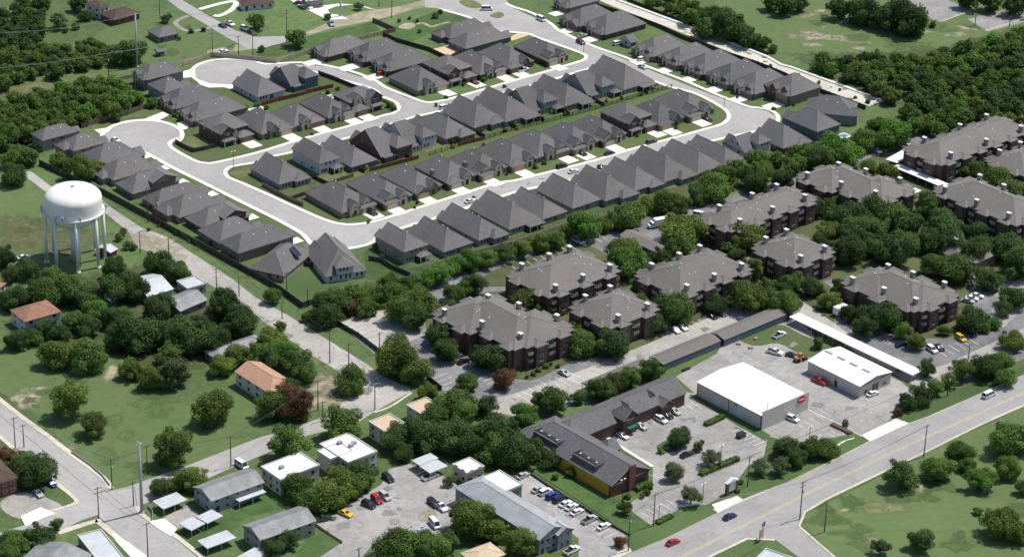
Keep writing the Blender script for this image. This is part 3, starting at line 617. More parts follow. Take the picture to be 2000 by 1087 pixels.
def st_front2(U, V, k):
    L = k.get('g', 'R') == 'L'; st = k.get('st', 'stone')
    X = lambda a, b: (a * U, b * U) if L else ((1 - b) * U, (1 - a) * U)
    m = [(0, U, 1.5, V, 5.5, 'v', 'h', 'h', .6), (*X(.55, .98), -.4, 6, 5.6, 'v', 'g', 'h', .8, k.get('gm', k.get('wall', 'brick'))), (*X(.02, .47), -2.6, 2.4, 2.9, 'v', 'h', 'h', .6), (*X(.44, .6), -.8, 3, 4.6, 'v', 'g', 'h', .9, st)]
    f = [('garage', 2, 'S', .5, min(4.9, .38 * U), k.get('gd', 'garage_brown')), ('door', 3, 'S', .5, 1.2, 2.4), ('win', 1, 'S', .5, 3.7, 1.6, 1.4), ('win', 1, 'S', .5, .8, 2.0, 1.7), ('win', 0, 'W', .3, 3.6, 1.0, 1.2), ('win', 0, 'W', .7, 3.6, 1.0, 1.2), ('win', 0, 'W', .5, 1.0, 1.0, 1.2), ('win', 0, 'E', .5, 3.6, 1.0, 1.2), ('win', 0, 'N', .5, 3.6, 1.6, 1.2)]
    if k.get('dm'):
        m.append((*X(.12, .38), 1.0, 6, 6.4, 'v', 'g', 'h', .9, st)); f.append(('win', 4, 'S', .5, 4.4, 1.0, 1.2))
    x = X(.58, .96)
    m.append((x[0], x[1], -2.2, -.3, 2.7, 'u', 'h', 'h', .5, None)); f += [('post', x[0] + .2, -2, 2.5), ('post', x[1] - .2, -2, 2.5)]
    return m, f
def st_salt(U, V, k):
    m = [(0, U, 1.2, V, 2.9, 'u', 'g', 'h', k.get('p', .8)), (.42 * U, .93 * U, -.4, V * .55, 5.5, 'v', 'h', 'h', .72), (.05 * U, .4 * U, -.2, 3, 2.7, 'v', 'h', 'h', .5), (.02 * U, .45 * U, V - 4, V + 1, 3, 'v', 'g', 'g', .9)]
    f = [('win', 1, 'S', t, 3.7, .8, 1.3) for t in (.28, .5, .72)] + [('win', 1, 'S', t, .8, .9, 1.5) for t in (.2, .42)] + [('win', 0, 'W', .38, 4.2, .8, 1.2), ('win', 0, 'W', .62, 4.2, .8, 1.2), ('win', 0, 'W', .3, 1, 1, 1.2), ('win', 2, 'S', .3, .8, .9, 1.5), ('win', 2, 'S', .65, .8, .9, 1.5), ('win', 0, 'E', .5, 1, 1, 1.2), ('door', 3, 'N', .5, 1.1, 2.1)]
    if k.get('porch', 1):
        m.append((.72 * U, U + .6, -3.2, 0, 2.6, 'v', 'h', 'h', .62, None)); f += [('post', .72 * U + .2, -3, 2.4), ('post', U + .4, -3, 2.4)]
    return m, f
def st_west(U, V, k):                                       # long side to us, street front on the left end
    e = k.get('e', 2.9); st = k.get('st', 'stone')
    m = [(0, U, 0, V, e, 'u', k.get('we', 'h'), 'h', .7), (-1.3, 4, .06 * V, .48 * V, e - .05, 'u', 'g' if k.get('gg') else 'h', 'h', .7), (-.8, 4.5, .52 * V, .74 * V, e + .9, 'u', 'g', 'h', 1.05, st)]
    f = [('garage', 1, 'W', .5, min(4.8, .38 * V), k.get('gd', 'garage_brown')), ('door', 2, 'W', .5, 1.2, 2.3), ('win', 2, 'W', .5, 3, .9, 1), ('win', 0, 'W', .88, .8, 1.4, 1.5), ('win', 0, 'S', .3, 1, 1.1, 1.1), ('win', 0, 'S', .55, 1, 1.1, 1.1), ('win', 0, 'S', .8, 1, 1.1, 1.1), ('win', 0, 'E', .5, .8, 1.8, 1.5)]
    if k.get('dm', 1):
        m.append((.3, 5, .16 * V, .36 * V, e + 1.2, 'u', 'g', 'g', 1.0, st)); f.append(('win', 3, 'W', .5, e + .3, .9, .9))
    if e > 4: f += [('win', 0, 'S', t, 3.5, 1.2, 1.2) for t in (.35, .6)]
    f += [('vent', U * .5, V * .3, rz(m[0], U * .5, V * .3)), ('vent', U * .65, V * .4, rz(m[0], U * .65, V * .4))]
    return m, f
def st_wback(U, V, k):                                      # long side to us, back yard on the left end
    e = k.get('e', 2.9)
    m = [(0, U, 0, V, e, 'u', 'h', k.get('ee', 'h'), .7), (U - 4, U + 1.3, .05 * V, .45 * V, e - .05, 'u', 'h', 'g', .7)]
    f = [('win', 0, 'W', .18, .8, 1.2, 1.5), ('win', 0, 'W', .42, .3, 1.9, 1.9), ('win', 0, 'W', .78, .9, 1.1, 1.3), ('win', 0, 'S', .3, 1, 1.1, 1.1), ('win', 0, 'S', .7, 1, 1.1, 1.1), ('garage', 1, 'E', .5, 3.6, 'garage_beige')]
    if k.get('ext'):
        m.append((-2.4, 3, .3 * V, .95 * V, e - .1, 'u', 'h', 'h', .6)); f += [('win', len(m) - 1, 'W', .5, .7, 1.6, 1.5)]
    if k.get('gable'):
        m.append((.45 * U, .97 * U, -.25, V - 1, 5.0, 'v', 'g', 'h', .42)); f += [('win', len(m) - 1, 'S', .4, 3.4, 1.6, 1.0)]
    if e > 4: f += [('win', 0, 'S', t, 3.4, 1.2, 1.1) for t in (.3, .55)] + [('win', 0, 'W', .5, 3.4, 1.2, 1.1)]
    f += [('vent', U * .4, V * .35, rz(m[0], U * .4, V * .35)), ('vent', U * .62, V * .3, rz(m[0], U * .62, V * .3))]
    return m, f
def st_cape(U, V, k):
    m = [(0, U, 0, V, 2.9, 'v', 'h', 'g', .82), (.26 * U, .68 * U, -.3, V * .62, 5.6, 'v', 'h', 'h', .6), (.02 * U, .48 * U, V - 4, V + .9, 3, 'v', 'g', 'g', .95), (.55 * U, .97 * U, V - 4, V + 1.2, 3.1, 'v', 'g', 'g', .95)]
    f = [('win', 1, 'S', t, 3.8, .9, 1.4) for t in (.2, .42, .64)] + [('win', 1, 'S', t, .8, .9, 1.6) for t in (.25, .55, .8)] + [('win', 0, 'S', t, .8, 1, 1.6) for t in (.12, .78, .9)] + [('win', 0, 'W', .5, 1, 1, 1.2), ('door', 2, 'N', .5, 1.1, 2.1)]
    return m, f
STY = dict(cape=st_cape, back=st_back, front=st_front, front2=st_front2, salt=st_salt, west=st_west, wback=st_wback)
def drive(fr, M, side, t, w, D):
    n, a, u, v, U, V = fr; x = onside(M, side, t, 0, w, 1, 0)
    if side == 'S': q = [(x[0], x[2]), (x[1], x[2]), (x[1], x[2] - D), (x[0], x[2] - D)]
    else: q = [(x[0], x[2]), (x[0], x[3]), (x[0] - D, x[3]), (x[0] - D, x[2])] if side == 'W' else [(x[1], x[2]), (x[1], x[3]), (x[1] + D, x[3]), (x[1] + D, x[2])]
    P = [n + u * s + v * r for s, r in q]
    area('driveway', '', 'concrete', 'drive', P=P)
GRP = 'grey-roofed houses of the walled subdivision'
def row(T, place, rows, D=8.0, grow=(.6, .4)):
    ox, oy, s = T
    for i, r in enumerate(rows):
        (N, L, R, sty, desc), k = r[:5], (r[5] if len(r) > 5 else {})
        if 'T' in k: ox, oy, s = k['T']
        c = lambda p: (ox + p[0] / s, oy + p[1] / s)
        e = k.get('e', 5.5 if sty == 'front2' else 2.9)
        fr = frame(c(N), c(L), c(R), e, k.get('ang'))
        gu, gv = k.get('grow', grow); n = fr[0] - fr[2] * gu / 2 - fr[3] * gv / 2
        U, V = max(7, fr[4] + gu), max(8, fr[5] + gv); fr = (n,) + fr[1:4] + (U, V)
        m, f = STY[sty](U, V, k)
        od = k.get('ord') or ordinal(i, len(rows))
        lab = f'{desc}, {od} {place}'
        building('house', lab, 'house', fr, m, f, k.get('wall', 'brick_tan'), k.get('roof', ('shingle', 'shingle_warm', 'shingle', 'shingle_cool', 'shingle_warm', 'shingle')[(i * 5 + len(desc)) % 6]), GRP)
        d = k.get('D', D)
        if d:
            for q in f:
                if q[0] == 'garage': drive(fr, m[q[1]], q[2], q[3], q[4] + .8, d)
Q6 = (500, 272, 4); Q7 = (1000, 272, 4); Q3 = (1000, 0, 4); Q2 = (500, 0, 4); Q5 = (0, 272, 4); Q4 = (1500, 0, 4)
SI, SP, ST, BR, BT, SB = 'siding', 'siding_pale', 'siding_tan', 'brick', 'brick_tan', 'siding_blue'
row(Q6, 'in row backing the apartments', [
    ((1165, 865), (950, 755), (1330, 818), 'back', 'two-storey grey house with hipped patio canopy', dict(e=5.4, wall=ST, porch=1)),
    ((1475, 865), (1200, 735), (1665, 795), 'back', 'one-storey house with long grey ridge', dict(wall=SI)),
    ((1745, 775), (1430, 620), (1930, 715), 'back', 'one-storey house with inset corner patio', dict(wall=SI, ell=1)),
    ((1985, 690), (1690, 545), (2220, 620), 'back', 'one-storey house with covered back porch', dict(wall=SI, porch=1)),
    ((245, 610), (0, 480), (400, 550), 'back', 'steep-roofed house with small side window', dict(T=Q7, wall=ST)),
    ((480, 525), (215, 400), (690, 465), 'back', 'low house with plain grey hip', dict(wall=ST)),
    ((735, 468), (470, 345), (965, 405), 'back', 'house with stepped double hip roof', dict(wall=SI, ell=1)),
    ((965, 388), (700, 270), (1165, 330), 'back', 'house with a row of pale back windows', dict(wall=SI, bay=1)),
    ((1195, 320), (905, 190), (1430, 262), 'back', 'broad house behind round trees', dict(wall=SI, ell=1)),
    ((1455, 255), (1145, 125), (1655, 205), 'back', 'wide plain hip-roofed house', dict(wall=ST)),
    ((1665, 190), (1380, 60), (1810, 150), 'back', 'house with one dark roof chimney', dict(wall=ST)),
    ((600, 512), (320, 390), (900, 420), 'salt', 'pale two-storey house with three dark back windows', dict(T=(1370, 220, 6.667), wall=SP, porch=0)),
    ((1070, 445), (740, 290), (1400, 350), 'back', 'broad brick house beside street bulb', dict(wall='brick_red', bay=1)),
], 6, (1.3, .8))
row(Q6, 'in row fronting lower street', [
    ((682, 557), (400, 410), (905, 492), 'front', 'corner house with tall stone gable', dict(g='R', wall=BT, gd='garage_beige')),
    ((1005, 487), (710, 345), (1190, 425), 'front', 'stone-fronted house with two dormers', dict(g='L', wall=BT)),
    ((1250, 405), (975, 272), (1425, 350), 'front', 'house with tan garage and plain brick gable', dict(g='L', gd='garage_tan', gg=1, st=BT, dm=0)),
    ((1505, 330), (1240, 210), (1695, 272), 'front', 'house with dark side chimney and pale garage', dict(g='L', ch=1, dm=0)),
    ((1755, 265), (1490, 155), (1940, 210), 'front', 'house with white garage and shrubby porch', dict(g='L', ch=1)),
    ((-5, 195), (-285, 80), (180, 135), 'front', 'low house with tan garage doors', dict(T=Q7, g='L', gd='garage_tan', dm=0)),
    ((160, 955), (-280, 765), (510, 855), 'front', 'stone-gabled house with wide brown garage', dict(T=(1030, 160, 6.667), g='R', gd='garage_brown')),
    ((590, 850), (150, 660), (900, 755), 'front', 'house with tan garage beside stone porch', dict(g='L', gd='garage_tan')),
    ((980, 745), (515, 560), (1250, 660), 'front', 'house with brown brick gable and white garage', dict(g='L', gg=1, wall=BT)),
    ((1320, 525), (935, 390), (1620, 435), 'front2', 'dark two-storey house with porch canopy', dict(g='R', wall=BR, st=BT)),
    ((1720, 535), (1350, 350), (2010, 450), 'front', 'house with tan garage and small front gable', dict(g='L', gd='garage_tan', st=BT, dm=0)),
    ((1380, 895), (1115, 775), (1560, 838), 'front', 'corner house with wide garage and stone end gable', dict(T=Q3, g='L', gd='garage_beige')),
], 6.6, (2.0, 1.0))
row(Q6, 'in row behind iron fence', [
    ((190, 335), (-30, 235), (385, 280), 'back', 'low corner house with pale bay', dict(wall=SI, bay=1)),
    ((1640, 835), (1240, 700), (1850, 770), 'back', 'pale stucco two-storey house with three upper windows', dict(T=(380, 190, 6.667), e=5.4, wall=SP, porch=1)),
    ((190, 880), (-250, 690), (450, 795), 'back', 'bluish house with tan-grey hip', dict(T=(660, 190, 6.667), wall=SB)),
    ((600, 760), (160, 570), (950, 660), 'salt', 'dark brick house with steep side gable', dict(wall=BR, porch=0)),
    ((945, 625), (580, 455), (1260, 535), 'salt', 'pale two-storey house with low sunroom', dict(wall=SP, porch=0)),
    ((1410, 515), (1000, 330), (1700, 430), 'back', 'brown-walled one-storey house', dict(wall=BT, far='h', ell=1)),
    ((585, 770), (240, 590), (930, 675), 'back', 'wide house with three hips and back shrubs', dict(T=(840, 130, 6.667), wall=SI, bay=1)),
    ((990, 695), (590, 500), (1375, 595), 'back', 'broad house with deep covered patio', dict(wall=SI, porch=1)),
    ((1330, 565), (1010, 400), (1640, 480), 'salt', 'two-storey siding house with pyramid patio roof', dict(wall=SI)),
    ((500, 290), (80, 100), (790, 205), 'back', 'gable-backed house with broad patio roof', dict(T=(1030, 160, 6.667), wall=BT, porch=1, far='g')),
    ((690, 492), (370, 330), (985, 405), 'salt', 'blue-grey two-storey house with white patio bench', dict(T=(1050, 110, 6.667), wall=SI)),
    ((1130, 410), (740, 205), (1480, 315), 'back', 'large dark-roofed corner house', dict(wall=SI, porch=1)),
], 6, (2.0, 1.6))
row((380, 190, 6.667), 'in row facing middle street', [
    ((345, 460), (75, 320), (690, 360), 'front2', 'brick two-storey corner house with white stone porch', dict(g='R', wall=BR, gd='garage_brown')),
    ((890, 460), (480, 285), (1250, 370), 'front', 'house with pale garage and brown hip roof', dict(g='R', st=BT, dm=0, gd='garage_beige')),
    ((1310, 355), (970, 210), (1650, 270), 'front', 'house with black garage and stone porch', dict(g='R', gd='garage_brown', dm=0)),
    ((1155, 780), (770, 600), (1440, 700), 'front', 'house with white dormer and wide tan garage', dict(T=(470, 110, 6.667), g='R', wall=BT)),
    ((1460, 600), (1200, 500), (1810, 500), 'front2', 'brick two-storey house on curving corner', dict(g='L', wall=BR, dm=1, gd='garage_brown')),
    ((1270, 695), (1070, 590), (1485, 640), 'front', 'corner house with lone white stone gable', dict(T=Q2, g='R', wall=BT, dm=0)),
    ((370, 620), (50, 490), (650, 520), 'front2', 'dark two-storey house with stone columns', dict(T=(820, 50, 6.667), g='R', wall=BR, gd='garage_brown')),
    ((800, 620), (500, 400), (1085, 545), 'front', 'house with two shrubs beside the pale garage', dict(g='R', wall=BR)),
    ((1165, 530), (830, 330), (1455, 455), 'front', 'house with deep shaded porch', dict(g='L', wall=BR, st=BR, gd='garage_brown', dm=0)),
    ((1655, 440), (1240, 265), (1905, 370), 'front', 'house with arched stone porch', dict(g='L', wall=BR, gd='garage_beige')),
], 6.8, (1.6, 1.0))
row((50, 220, 6.667), 'in row backing old road', [
    ((225, 335), (110, 275), (640, 235), 'wback', 'two-storey grey house with patio cover', dict(e=5.3, wall=ST)),
    ((630, 470), (440, 395), (1000, 380), 'wback', 'tall house with blank gable wall', dict(e=5.0, wall=ST, ext=1)),
    ((950, 690), (690, 560), (1500, 550), 'wback', 'house half hidden by an olive tree', dict(wall=BT)),
    ((1150, 850), (950, 735), (1690, 705), 'wback', 'house with stepped rear eave', dict(wall=ST, ext=1)),
    ((1400, 1025), (1230, 910), (1930, 875), 'wback', 'house with windowed grey gable', dict(wall=BT, gable=1)),
    ((190, 465), (30, 365), (770, 295), 'wback', 'long plain hip-roofed house', dict(T=(280, 330, 6.667), wall=BT)),
    ((470, 600), (200, 480), (1010, 450), 'wback', 'low wide house with rear porch', dict(wall=BT, ext=1)),
    ((800, 755), (560, 640), (1310, 605), 'wback', 'house with dark triangular gable', dict(wall=BR, gable=1)),
    ((1000, 935), (820, 775), (1500, 790), 'wback', 'house with broad grey side slope', dict(wall=BT)),
    ((1240, 1060), (1085, 935), (1860, 850), 'wback', 'tall tan-walled house at the street corner', dict(e=4.3, wall=BT)),
], 5, (1.5, 2.2))
row(Q6, 'at bottom subdivision corner', [
    ((215, 1055), (5, 965), (440, 870), 'wback', 'house with solar panel on its roof', dict(ang='fit', wall=ST)),
    ((553, 1062), (553, 850), (850, 1015), 'cape', 'pale two-storey house with central dormer', dict(ang='fit', wall=SP)),
], 0)
row((230, 110, 6.667), 'between the two turning circles', [
    ((385, 295), (200, 200), (850, 185), 'west', 'two-storey brown-roofed house', dict(e=5, wall=SI, dm=0, D=0)),
    ((620, 470), (420, 350), (890, 385), 'wback', 'house with tall pale side wall', dict(e=5, wall=SI)),
    ((770, 668), (580, 520), (1330, 515), 'west', 'house with arched stone front', dict(wall=BT, D=0)),
    ((1020, 830), (850, 690), (1650, 650), 'west', 'house with twin stone dormers', dict(wall=BT, D=0)),
    ((225, 515), (-80, 360), (530, 410), 'back', 'white-sided house with narrow back yard', dict(T=(470, 110, 6.667), wall=SP)),
    ((690, 385), (370, 250), (1000, 290), 'salt', 'dark two-storey house with flared roof', dict(wall=SB, porch=0)),
], 6)
row((600, 20, 6.667), 'beside the small park', [
    ((280, 590), (180, 455), (790, 440), 'west', 'house with huge grey side slope', dict(wall=BR, dm=0, D=9)),
    ((780, 655), (580, 520), (1290, 500), 'west', 'house with stone arch dormer', dict(wall=BR, D=10)),
    ((1085, 780), (860, 660), (1610, 630), 'west', 'house with two white-trimmed dormers', dict(wall=BR, D=9)),
    ((600, 290), (430, 180), (1160, 140), 'wback', 'long low house beside the sand pad', dict(T=(820, 50, 6.667), wall=SB)),
    ((400, 155), (240, 60), (890, 10), 'wback', 'long house against the park lawn', dict(wall=SB, ext=1)),
], 0)
row((1080, 0, 6.667), 'in row along concrete channel', [
    ((215, 85), (60, 10), (560, -10), 'west', 'house cut by the top edge', dict(wall=BT, dm=0)),
    ((350, 320), (220, 195), (815, 200), 'west', 'house with brown front gable', dict(wall=BT, gg=1, dm=0)),
    ((680, 430), (450, 310), (1190, 300), 'west', 'rambling house with shaded side court', dict(wall=BR, dm=0)),
    ((1300, 715), (1140, 590), (1740, 595), 'west', 'house with pale garage and small dormers', dict(wall=BT, gd='garage_beige')),
    ((175, 360), (10, 240), (640, 225), 'west', 'house with brown garage wing', dict(T=(1300, 70, 6.667), wall=BT)),
    ((500, 480), (330, 330), (1000, 340), 'west', 'house with white-framed dormer over the garage', dict(wall=BR)),
    ((840, 612), (620, 470), (1340, 470), 'west', 'house with arched porch between dormers', dict(wall=BT)),
    ((1160, 735), (930, 590), (1640, 590), 'west', 'house with stone dormer and dark garage', dict(wall=BT)),
    ((1630, 760), (1400, 610), (1990, 655), 'west', 'tall brick house with white stone porch', dict(e=4.8, wall=BT, st='brick_red', D=9)),
    ((310, 860), (290, 770), (660, 895), 'wback', 'hip-roofed house by the turning bulb', dict(T=Q4, ang='fit', e=4.6, wall=SI, D=0)),
    ((380, 1013), (120, 925), (528, 958), 'back', 'two-storey house with pyramid roof', dict(e=4.9, wall=SB, far='h')),
], 7, (1.5, 2.0))
# ------------------------------------------------------------------ apartments
APG = 'three-storey brick apartment blocks with grey-brown hip roofs'
def apartment(label, N, L, R, e=8.3, p=.43):
    fr = frame(N, L, R, e, 42.5); n, a, u, v, U, V = fr
    U = max(U, 11); V = max(V, 11); fr = fr[:4] + (U, V); l_ = G(*L, e)
    ax = 'v' if V > U else 'u'; m = [(0, U, 0, V, e, ax, 'h', 'h', p)]; f = []
    if ax == 'v':                                           # long blocks step sideways in three sections
        s = (l_ - n).dot(u); s = s if abs(s) > 4 else 0
        m = [(s * .92 * k / 2, U + s * .92 * k / 2, V * (0, .24, .5)[k], V * (.5, .76, 1)[k], e - .04 * k, 'v', 'h', 'h', p) for k in range(3)] if s else m
        if s: m[1] = (*m[1][:2], 1.5, V - 1.5, *m[1][4:])
    def bays(side, n0):
        Ls = U if side in 'SN' else V
        for k in range(n0):
            c = (k + .5) / n0 * Ls; w = min(4.6, Ls / n0 * .55); d = 1.7; ee = e - .07 - .03 * k
            o_ = [q[0] for q in m[:3] if q[2] - 2 <= c <= q[3] + 2]; wo = min(o_) if s and o_ else 0; eo = max(o_) if s and o_ else 0; no = m[2][0] if s else 0
            q = {'S': (c - w / 2, c + w / 2, -d, 5), 'N': (c - w / 2 + no, c + w / 2 + no, V - 5, V + d), 'W': (wo - d, wo + 5, c - w / 2, c + w / 2), 'E': (U + eo - 5, U + eo + d, c - w / 2, c + w / 2)}[side]
            m.append((*q, ee, 'v' if side in 'SN' else 'u', 'h' if side in 'SW' else 'h', 'h', p)); i = len(m) - 1
            for z in (.9, 3.6, 6.3):
                f.append(('win', i, side, .5, z, 1.7, 1.35))
            if side in 'SW':
                g = (k + 1.0) / n0
                if g < .98:
                    for z in (2.75, 5.45): f.append(('slab', 0, side, g, z, 2.6, 1.3))
                    for z in (.3, 3.05, 5.75): f.append(('win', 0, side, g, z, 2.0, 2.0))
    if ax == 'u': s = 0
    nu, nv = max(2, round(U / 10)), max(2, round(V / 10))
    bays('W', nv); bays('S', nu); bays('E', nv); bays('N', nu)
    f = [q for q in f if not (q[0] == 'win' and q[2] in 'EN' and q[4] > 4)]
    f += [('slab', 0, 'S', .06, z, 1.6, 1.2) for z in (2.75, 5.45)] + [('slab', 0, 'S', .94, z, 1.6, 1.2) for z in (2.75, 5.45)]
    def ch(x, y, top=2.4): j = min(2, int(y / V * 3)) if s else 0; x += m[j][0] if s else 0; z = rz(m[j], x, y); f.append(('chim', x, y, z - 1.5, z + top, 1.1, 'siding_tan'))
    if ax == 'v':
        for t in ([.12, .5, .88] if V > 30 else [.2, .8]): ch(1.2, V * t); ch(U - 1.4, V * (t + (.06 if t < .8 else -.03)))
    else:
        for t in ([.12, .5, .88] if U > 30 else [.2, .8]): ch(U * t, 1.2); ch(U * (t + (.06 if t < .8 else -.03)), V - 1.4)
    rn = random.Random(label)
    for k in range(7):
        x, y = rn.uniform(.2, .8) * U, rn.uniform(.2, .8) * V; j = min(2, int(y / V * 3)) if s else 0; x += m[j][0] if s else 0; f.append(('vent', x, y, rz(m[j], x, y)))
    return building('apartment_building', label, 'apartment building', fr, m, f, 'brick', 'shingle_brown', APG)
apartment('long brick apartment block nearest us, its end balconies over striped parking', (1029, 678), (842, 612), (1116, 640))
apartment('compact square apartment block behind two round trees by the covered parking', (1192, 640), (1098, 604), (1270, 594))
apartment('apartment block beside the small walled car park, many white roof vents', (1072, 580), (962, 546), (1200, 522))
apartment('apartment block in the centre of its group with protruding roof bays', (1328, 580), (1230, 541), (1458, 520))
apartment('compact apartment block behind the middle one, four white-capped chimneys', (1552, 522), (1462, 486), (1624, 488))
apartment('apartment block just right of the white box truck', (1428, 452), (1380, 420), (1588, 386))
apartment('long apartment block left of the long white carport roof', (1722, 396), (1553, 346), (1785, 370))
apartment('apartment block behind the short white carport, top right', (1838, 322), (1778, 288), (2010, 250))
apartment('apartment block cut by the right edge, upper of two', (2000, 343), (1922, 314), (2075, 310))
apartment('long apartment block below the white carport at the right edge', (1985, 440), (1822, 372), (2055, 410))
apartment('apartment block above the long white metal carport, yellow van parked below', (1800, 607), (1642, 551), (1885, 580))
# clubhouse
fr = frame((1905, 512), (1812, 483), (1935, 490), 4.0, 42.5); U, V = fr[4:]
building('clubhouse', 'low hip-roofed clubhouse among dark courtyard trees', 'clubhouse', fr, [(0, U, 0, V, 4, 'v', 'h', 'h', .5), (-3, U * .8, V * .3, V * .75, 4.3, 'u', 'h', 'h', .5), (U * .2, U + 3, 0.1 * V, .5 * V, 4.1, 'u', 'h', 'h', .5)],
         [('chim', .2 * U, .6 * V, 4, 8.5, 1.2, 'siding_tan')] + [('win', 0, 'W', t, .8, 1.6, 1.8) for t in (.15, .85)] + [('win', 0, 'S', t, .8, 1.6, 1.8) for t in (.3, .7)], 'brick_tan', 'shingle_brown')
# --- generic house-like buildings around
def walls_of(m, n_s, n_w, e):
    f = []
    for z in ([.9] if e < 4 else [.9, 3.5]):
        f += [('win', 0, 'S', (k + .5) / n_s, z, 1.3, 1.2) for k in range(n_s)] + [('win', 0, 'W', (k + .5) / n_w, z, 1.3, 1.2) for k in range(n_w)]
    return f + [('win', 0, 'E', .5, .9, 1.3, 1.2), ('win', 0, 'N', .5, .9, 1.3, 1.2), ('door', 0, 'S', .12, 1.0, 2.1)]
def simple(name, label, cat, N, L, R, e, ax='u', ends='hh', p=.4, wall='siding', roof='shingle', ns=3, nw=2, ang='fit', extra=(), more=(), group=None, caps=False):
    fr = frame(N, L, R, e, ang); U, V = max(3, fr[4]), max(3, fr[5]); fr = fr[:4] + (U, V)
    m = [(0, U, 0, V, e, ax, ends[0], ends[1], p)] + [tuple(q(U, V)) for q in more]
    return building(name, label, cat, fr, m, walls_of(m, ns, nw, e) + [g for q in extra for g in q(U, V)], wall, roof, group, caps), fr
simple('house', 'salmon-roofed two-storey house above the grassy lot', 'house', (527, 766), (464, 723), (575, 748), 5.2, 'v', 'hg', .42, 'stucco', 'shingle_salmon', 2, 4, ang=42)
simple('house', 'rust-roofed two-storey house at the far left among trees', 'house', (49, 626), (22, 604), (117, 607), 5.2, 'u', 'hh', .42, 'siding_pale', 'shingle_rust', 3, 2)
simple('house', 'red-roofed house just showing at the left edge', 'house', (-10, 566), (-40, 545), (10, 552), 3, 'u', 'hh', .4, 'siding_pale', 'shingle_rust', 2, 1)
simple('house', 'white metal-roofed house in the trees below the water tower', 'house', (289, 578), (262, 543), (337, 563), 3.2, 'u', 'gg', .3, 'siding_pale', 'metal_pale', 2, 2)
simple('outbuilding', 'flat pale metal roof beside the old road', 'outbuilding', (366, 564), (350, 548), (402, 554), 3.0, 'f', 'gg', .1, 'siding', 'metal_pale', 2, 1)
simple('house', 'grey gabled house under the trees beside the old road', 'house', (352, 606), (347, 574), (403, 584), 3.2, 'u', 'gg', .4, 'siding_tan', 'metal_stain', 2, 1)
simple('shed', 'blue shed hidden among dark trees', 'shed', (218, 588), (205, 576), (232, 578), 2.6, 'u', 'gg', .4, 'siding_blue', 'metal_grey', 1, 1)
simple('house', 'long low house behind the yellow-green trees', 'house', (424, 700), (402, 684), (520, 668), 3.0, 'u', 'hh', .45, 'brick_tan', 'metal_stain', 4, 2)
simple('shed', 'rusty shed with pale roof at the tower foot', 'shed', (215, 492), (196, 480), (228, 485), 2.6, 'u', 'gg', .3, 'wood_red', 'metal_pale', 1, 1)
simple('house', 'dark brown brick house near the top left corner', 'house', (222, 38), (203, 24), (272, 25), 3.1, 'u', 'hh', .45, 'brick_red', 'shingle_brick', 3, 2)
simple('house', 'tan two-storey house half hidden by trees, top left', 'house', (196, 14), (178, 2), (212, 8), 6.0, 'u', 'hh', .4, 'stucco', 'shingle_brick', 2, 2)
simple('house', 'lone grey hip-roofed house beside the looped driveway', 'house', (311, 72), (275, 62), (348, 64), 2.9, 'u', 'hh', .5, 'brick_tan', 'shingle', 3, 2)
simple('shed', 'small grey shed on the open grass', 'shed', (309, 101), (303, 98), (321, 99), 2.4, 'u', 'gg', .4, 'siding', 'shingle', 1, 1)
simple('house', 'pale house at the top edge beside the lane', 'house', (474, 10), (466, 2), (535, 4), 3.0, 'u', 'hh', .4, 'siding_pale', 'shingle_brick', 4, 1)
simple('house', 'pale blue house at the top edge beside the parked cars', 'house', (598, 2), (588, -6), (631, -2), 4.0, 'u', 'gg', .4, 'siding', 'metal_pale', 3, 1)
simple('garage', 'small detached garage with white doors beside long driveway', 'garage', (1233, 82), (1215, 73), (1245, 79), 2.9, 'u', 'gg', .6, 'siding_pale', 'shingle', 1, 1, ang=41)
simple('shed', 'white shed in the far upper right meadow', 'shed', (1972, 92), (1963, 87), (1981, 88), 2.4, 'u', 'gg', .4, 'white_paint', 'metal_pale', 1, 1)
simple('house', 'brown-roofed brick house at the left edge by a gravel yard', 'house', (-30, 948), (-60, 915), (32, 930), 5.6, 'u', 'hh', .5, 'brick_red', 'shingle_brick', 4, 2)
simple('house', 'grey two-storey house with stained metal roof beside the street', 'house', (413, 976), (378, 950), (514, 940), 5.0, 'u', 'gg', .38, 'siding', 'metal_stain', 5, 2,
       extra=[lambda U, V: [('box', 'awning', 'metal_pale', U * .45, U * .98, -2.2, -.02, 2.5, 2.62)] + [('box', 'awning_post', 'white_paint', x * U, x * U + .12, -2.1, -1.98, 0, 2.5) for x in (.46, .72, .95)]])
simple('house', 'dark grey two-storey house with stained roof at bottom', 'house', (509, 1052), (472, 1026), (615, 1015), 5.0, 'u', 'gg', .38, 'siding_tan', 'metal_stain', 5, 2)
simple('outbuilding', 'flat blue-white metal roof at the bottom left corner', 'outbuilding', (205, 1112), (146, 1047), (250, 1100), 3.2, 'f', 'gg', .1, 'siding', 'metal_pale', 2, 2)
simple('house', 'grey low-pitched house left of the blue-white roof', 'house', (120, 1140), (50, 1085), (178, 1082), 3.2, 'u', 'gg', .25, 'siding', 'metal_stain', 3, 2)
simple('house', 'pale house top just showing under trees at bottom', 'house', (930, 1100), (902, 1078), (985, 1080), 3.5, 'u', 'hh', .3, 'stucco', 'membrane_tan', 3, 2)
AC = lambda *q: [('box', 'rooftop_unit', 'metal_grey', x - .7, x + .7, y - .6, y + .6, z, z + 1.0) for x, y, z in q]
simple('flat_block', 'white flat-roofed block nearest the street corner', 'building', (548, 937), (522, 907), (628, 911), 5.6, 'f', 'gg', 0, 'stucco', 'membrane', 3, 3, ang=41.5, extra=[lambda U, V: AC((U * .3, V * .55, 5.65))])
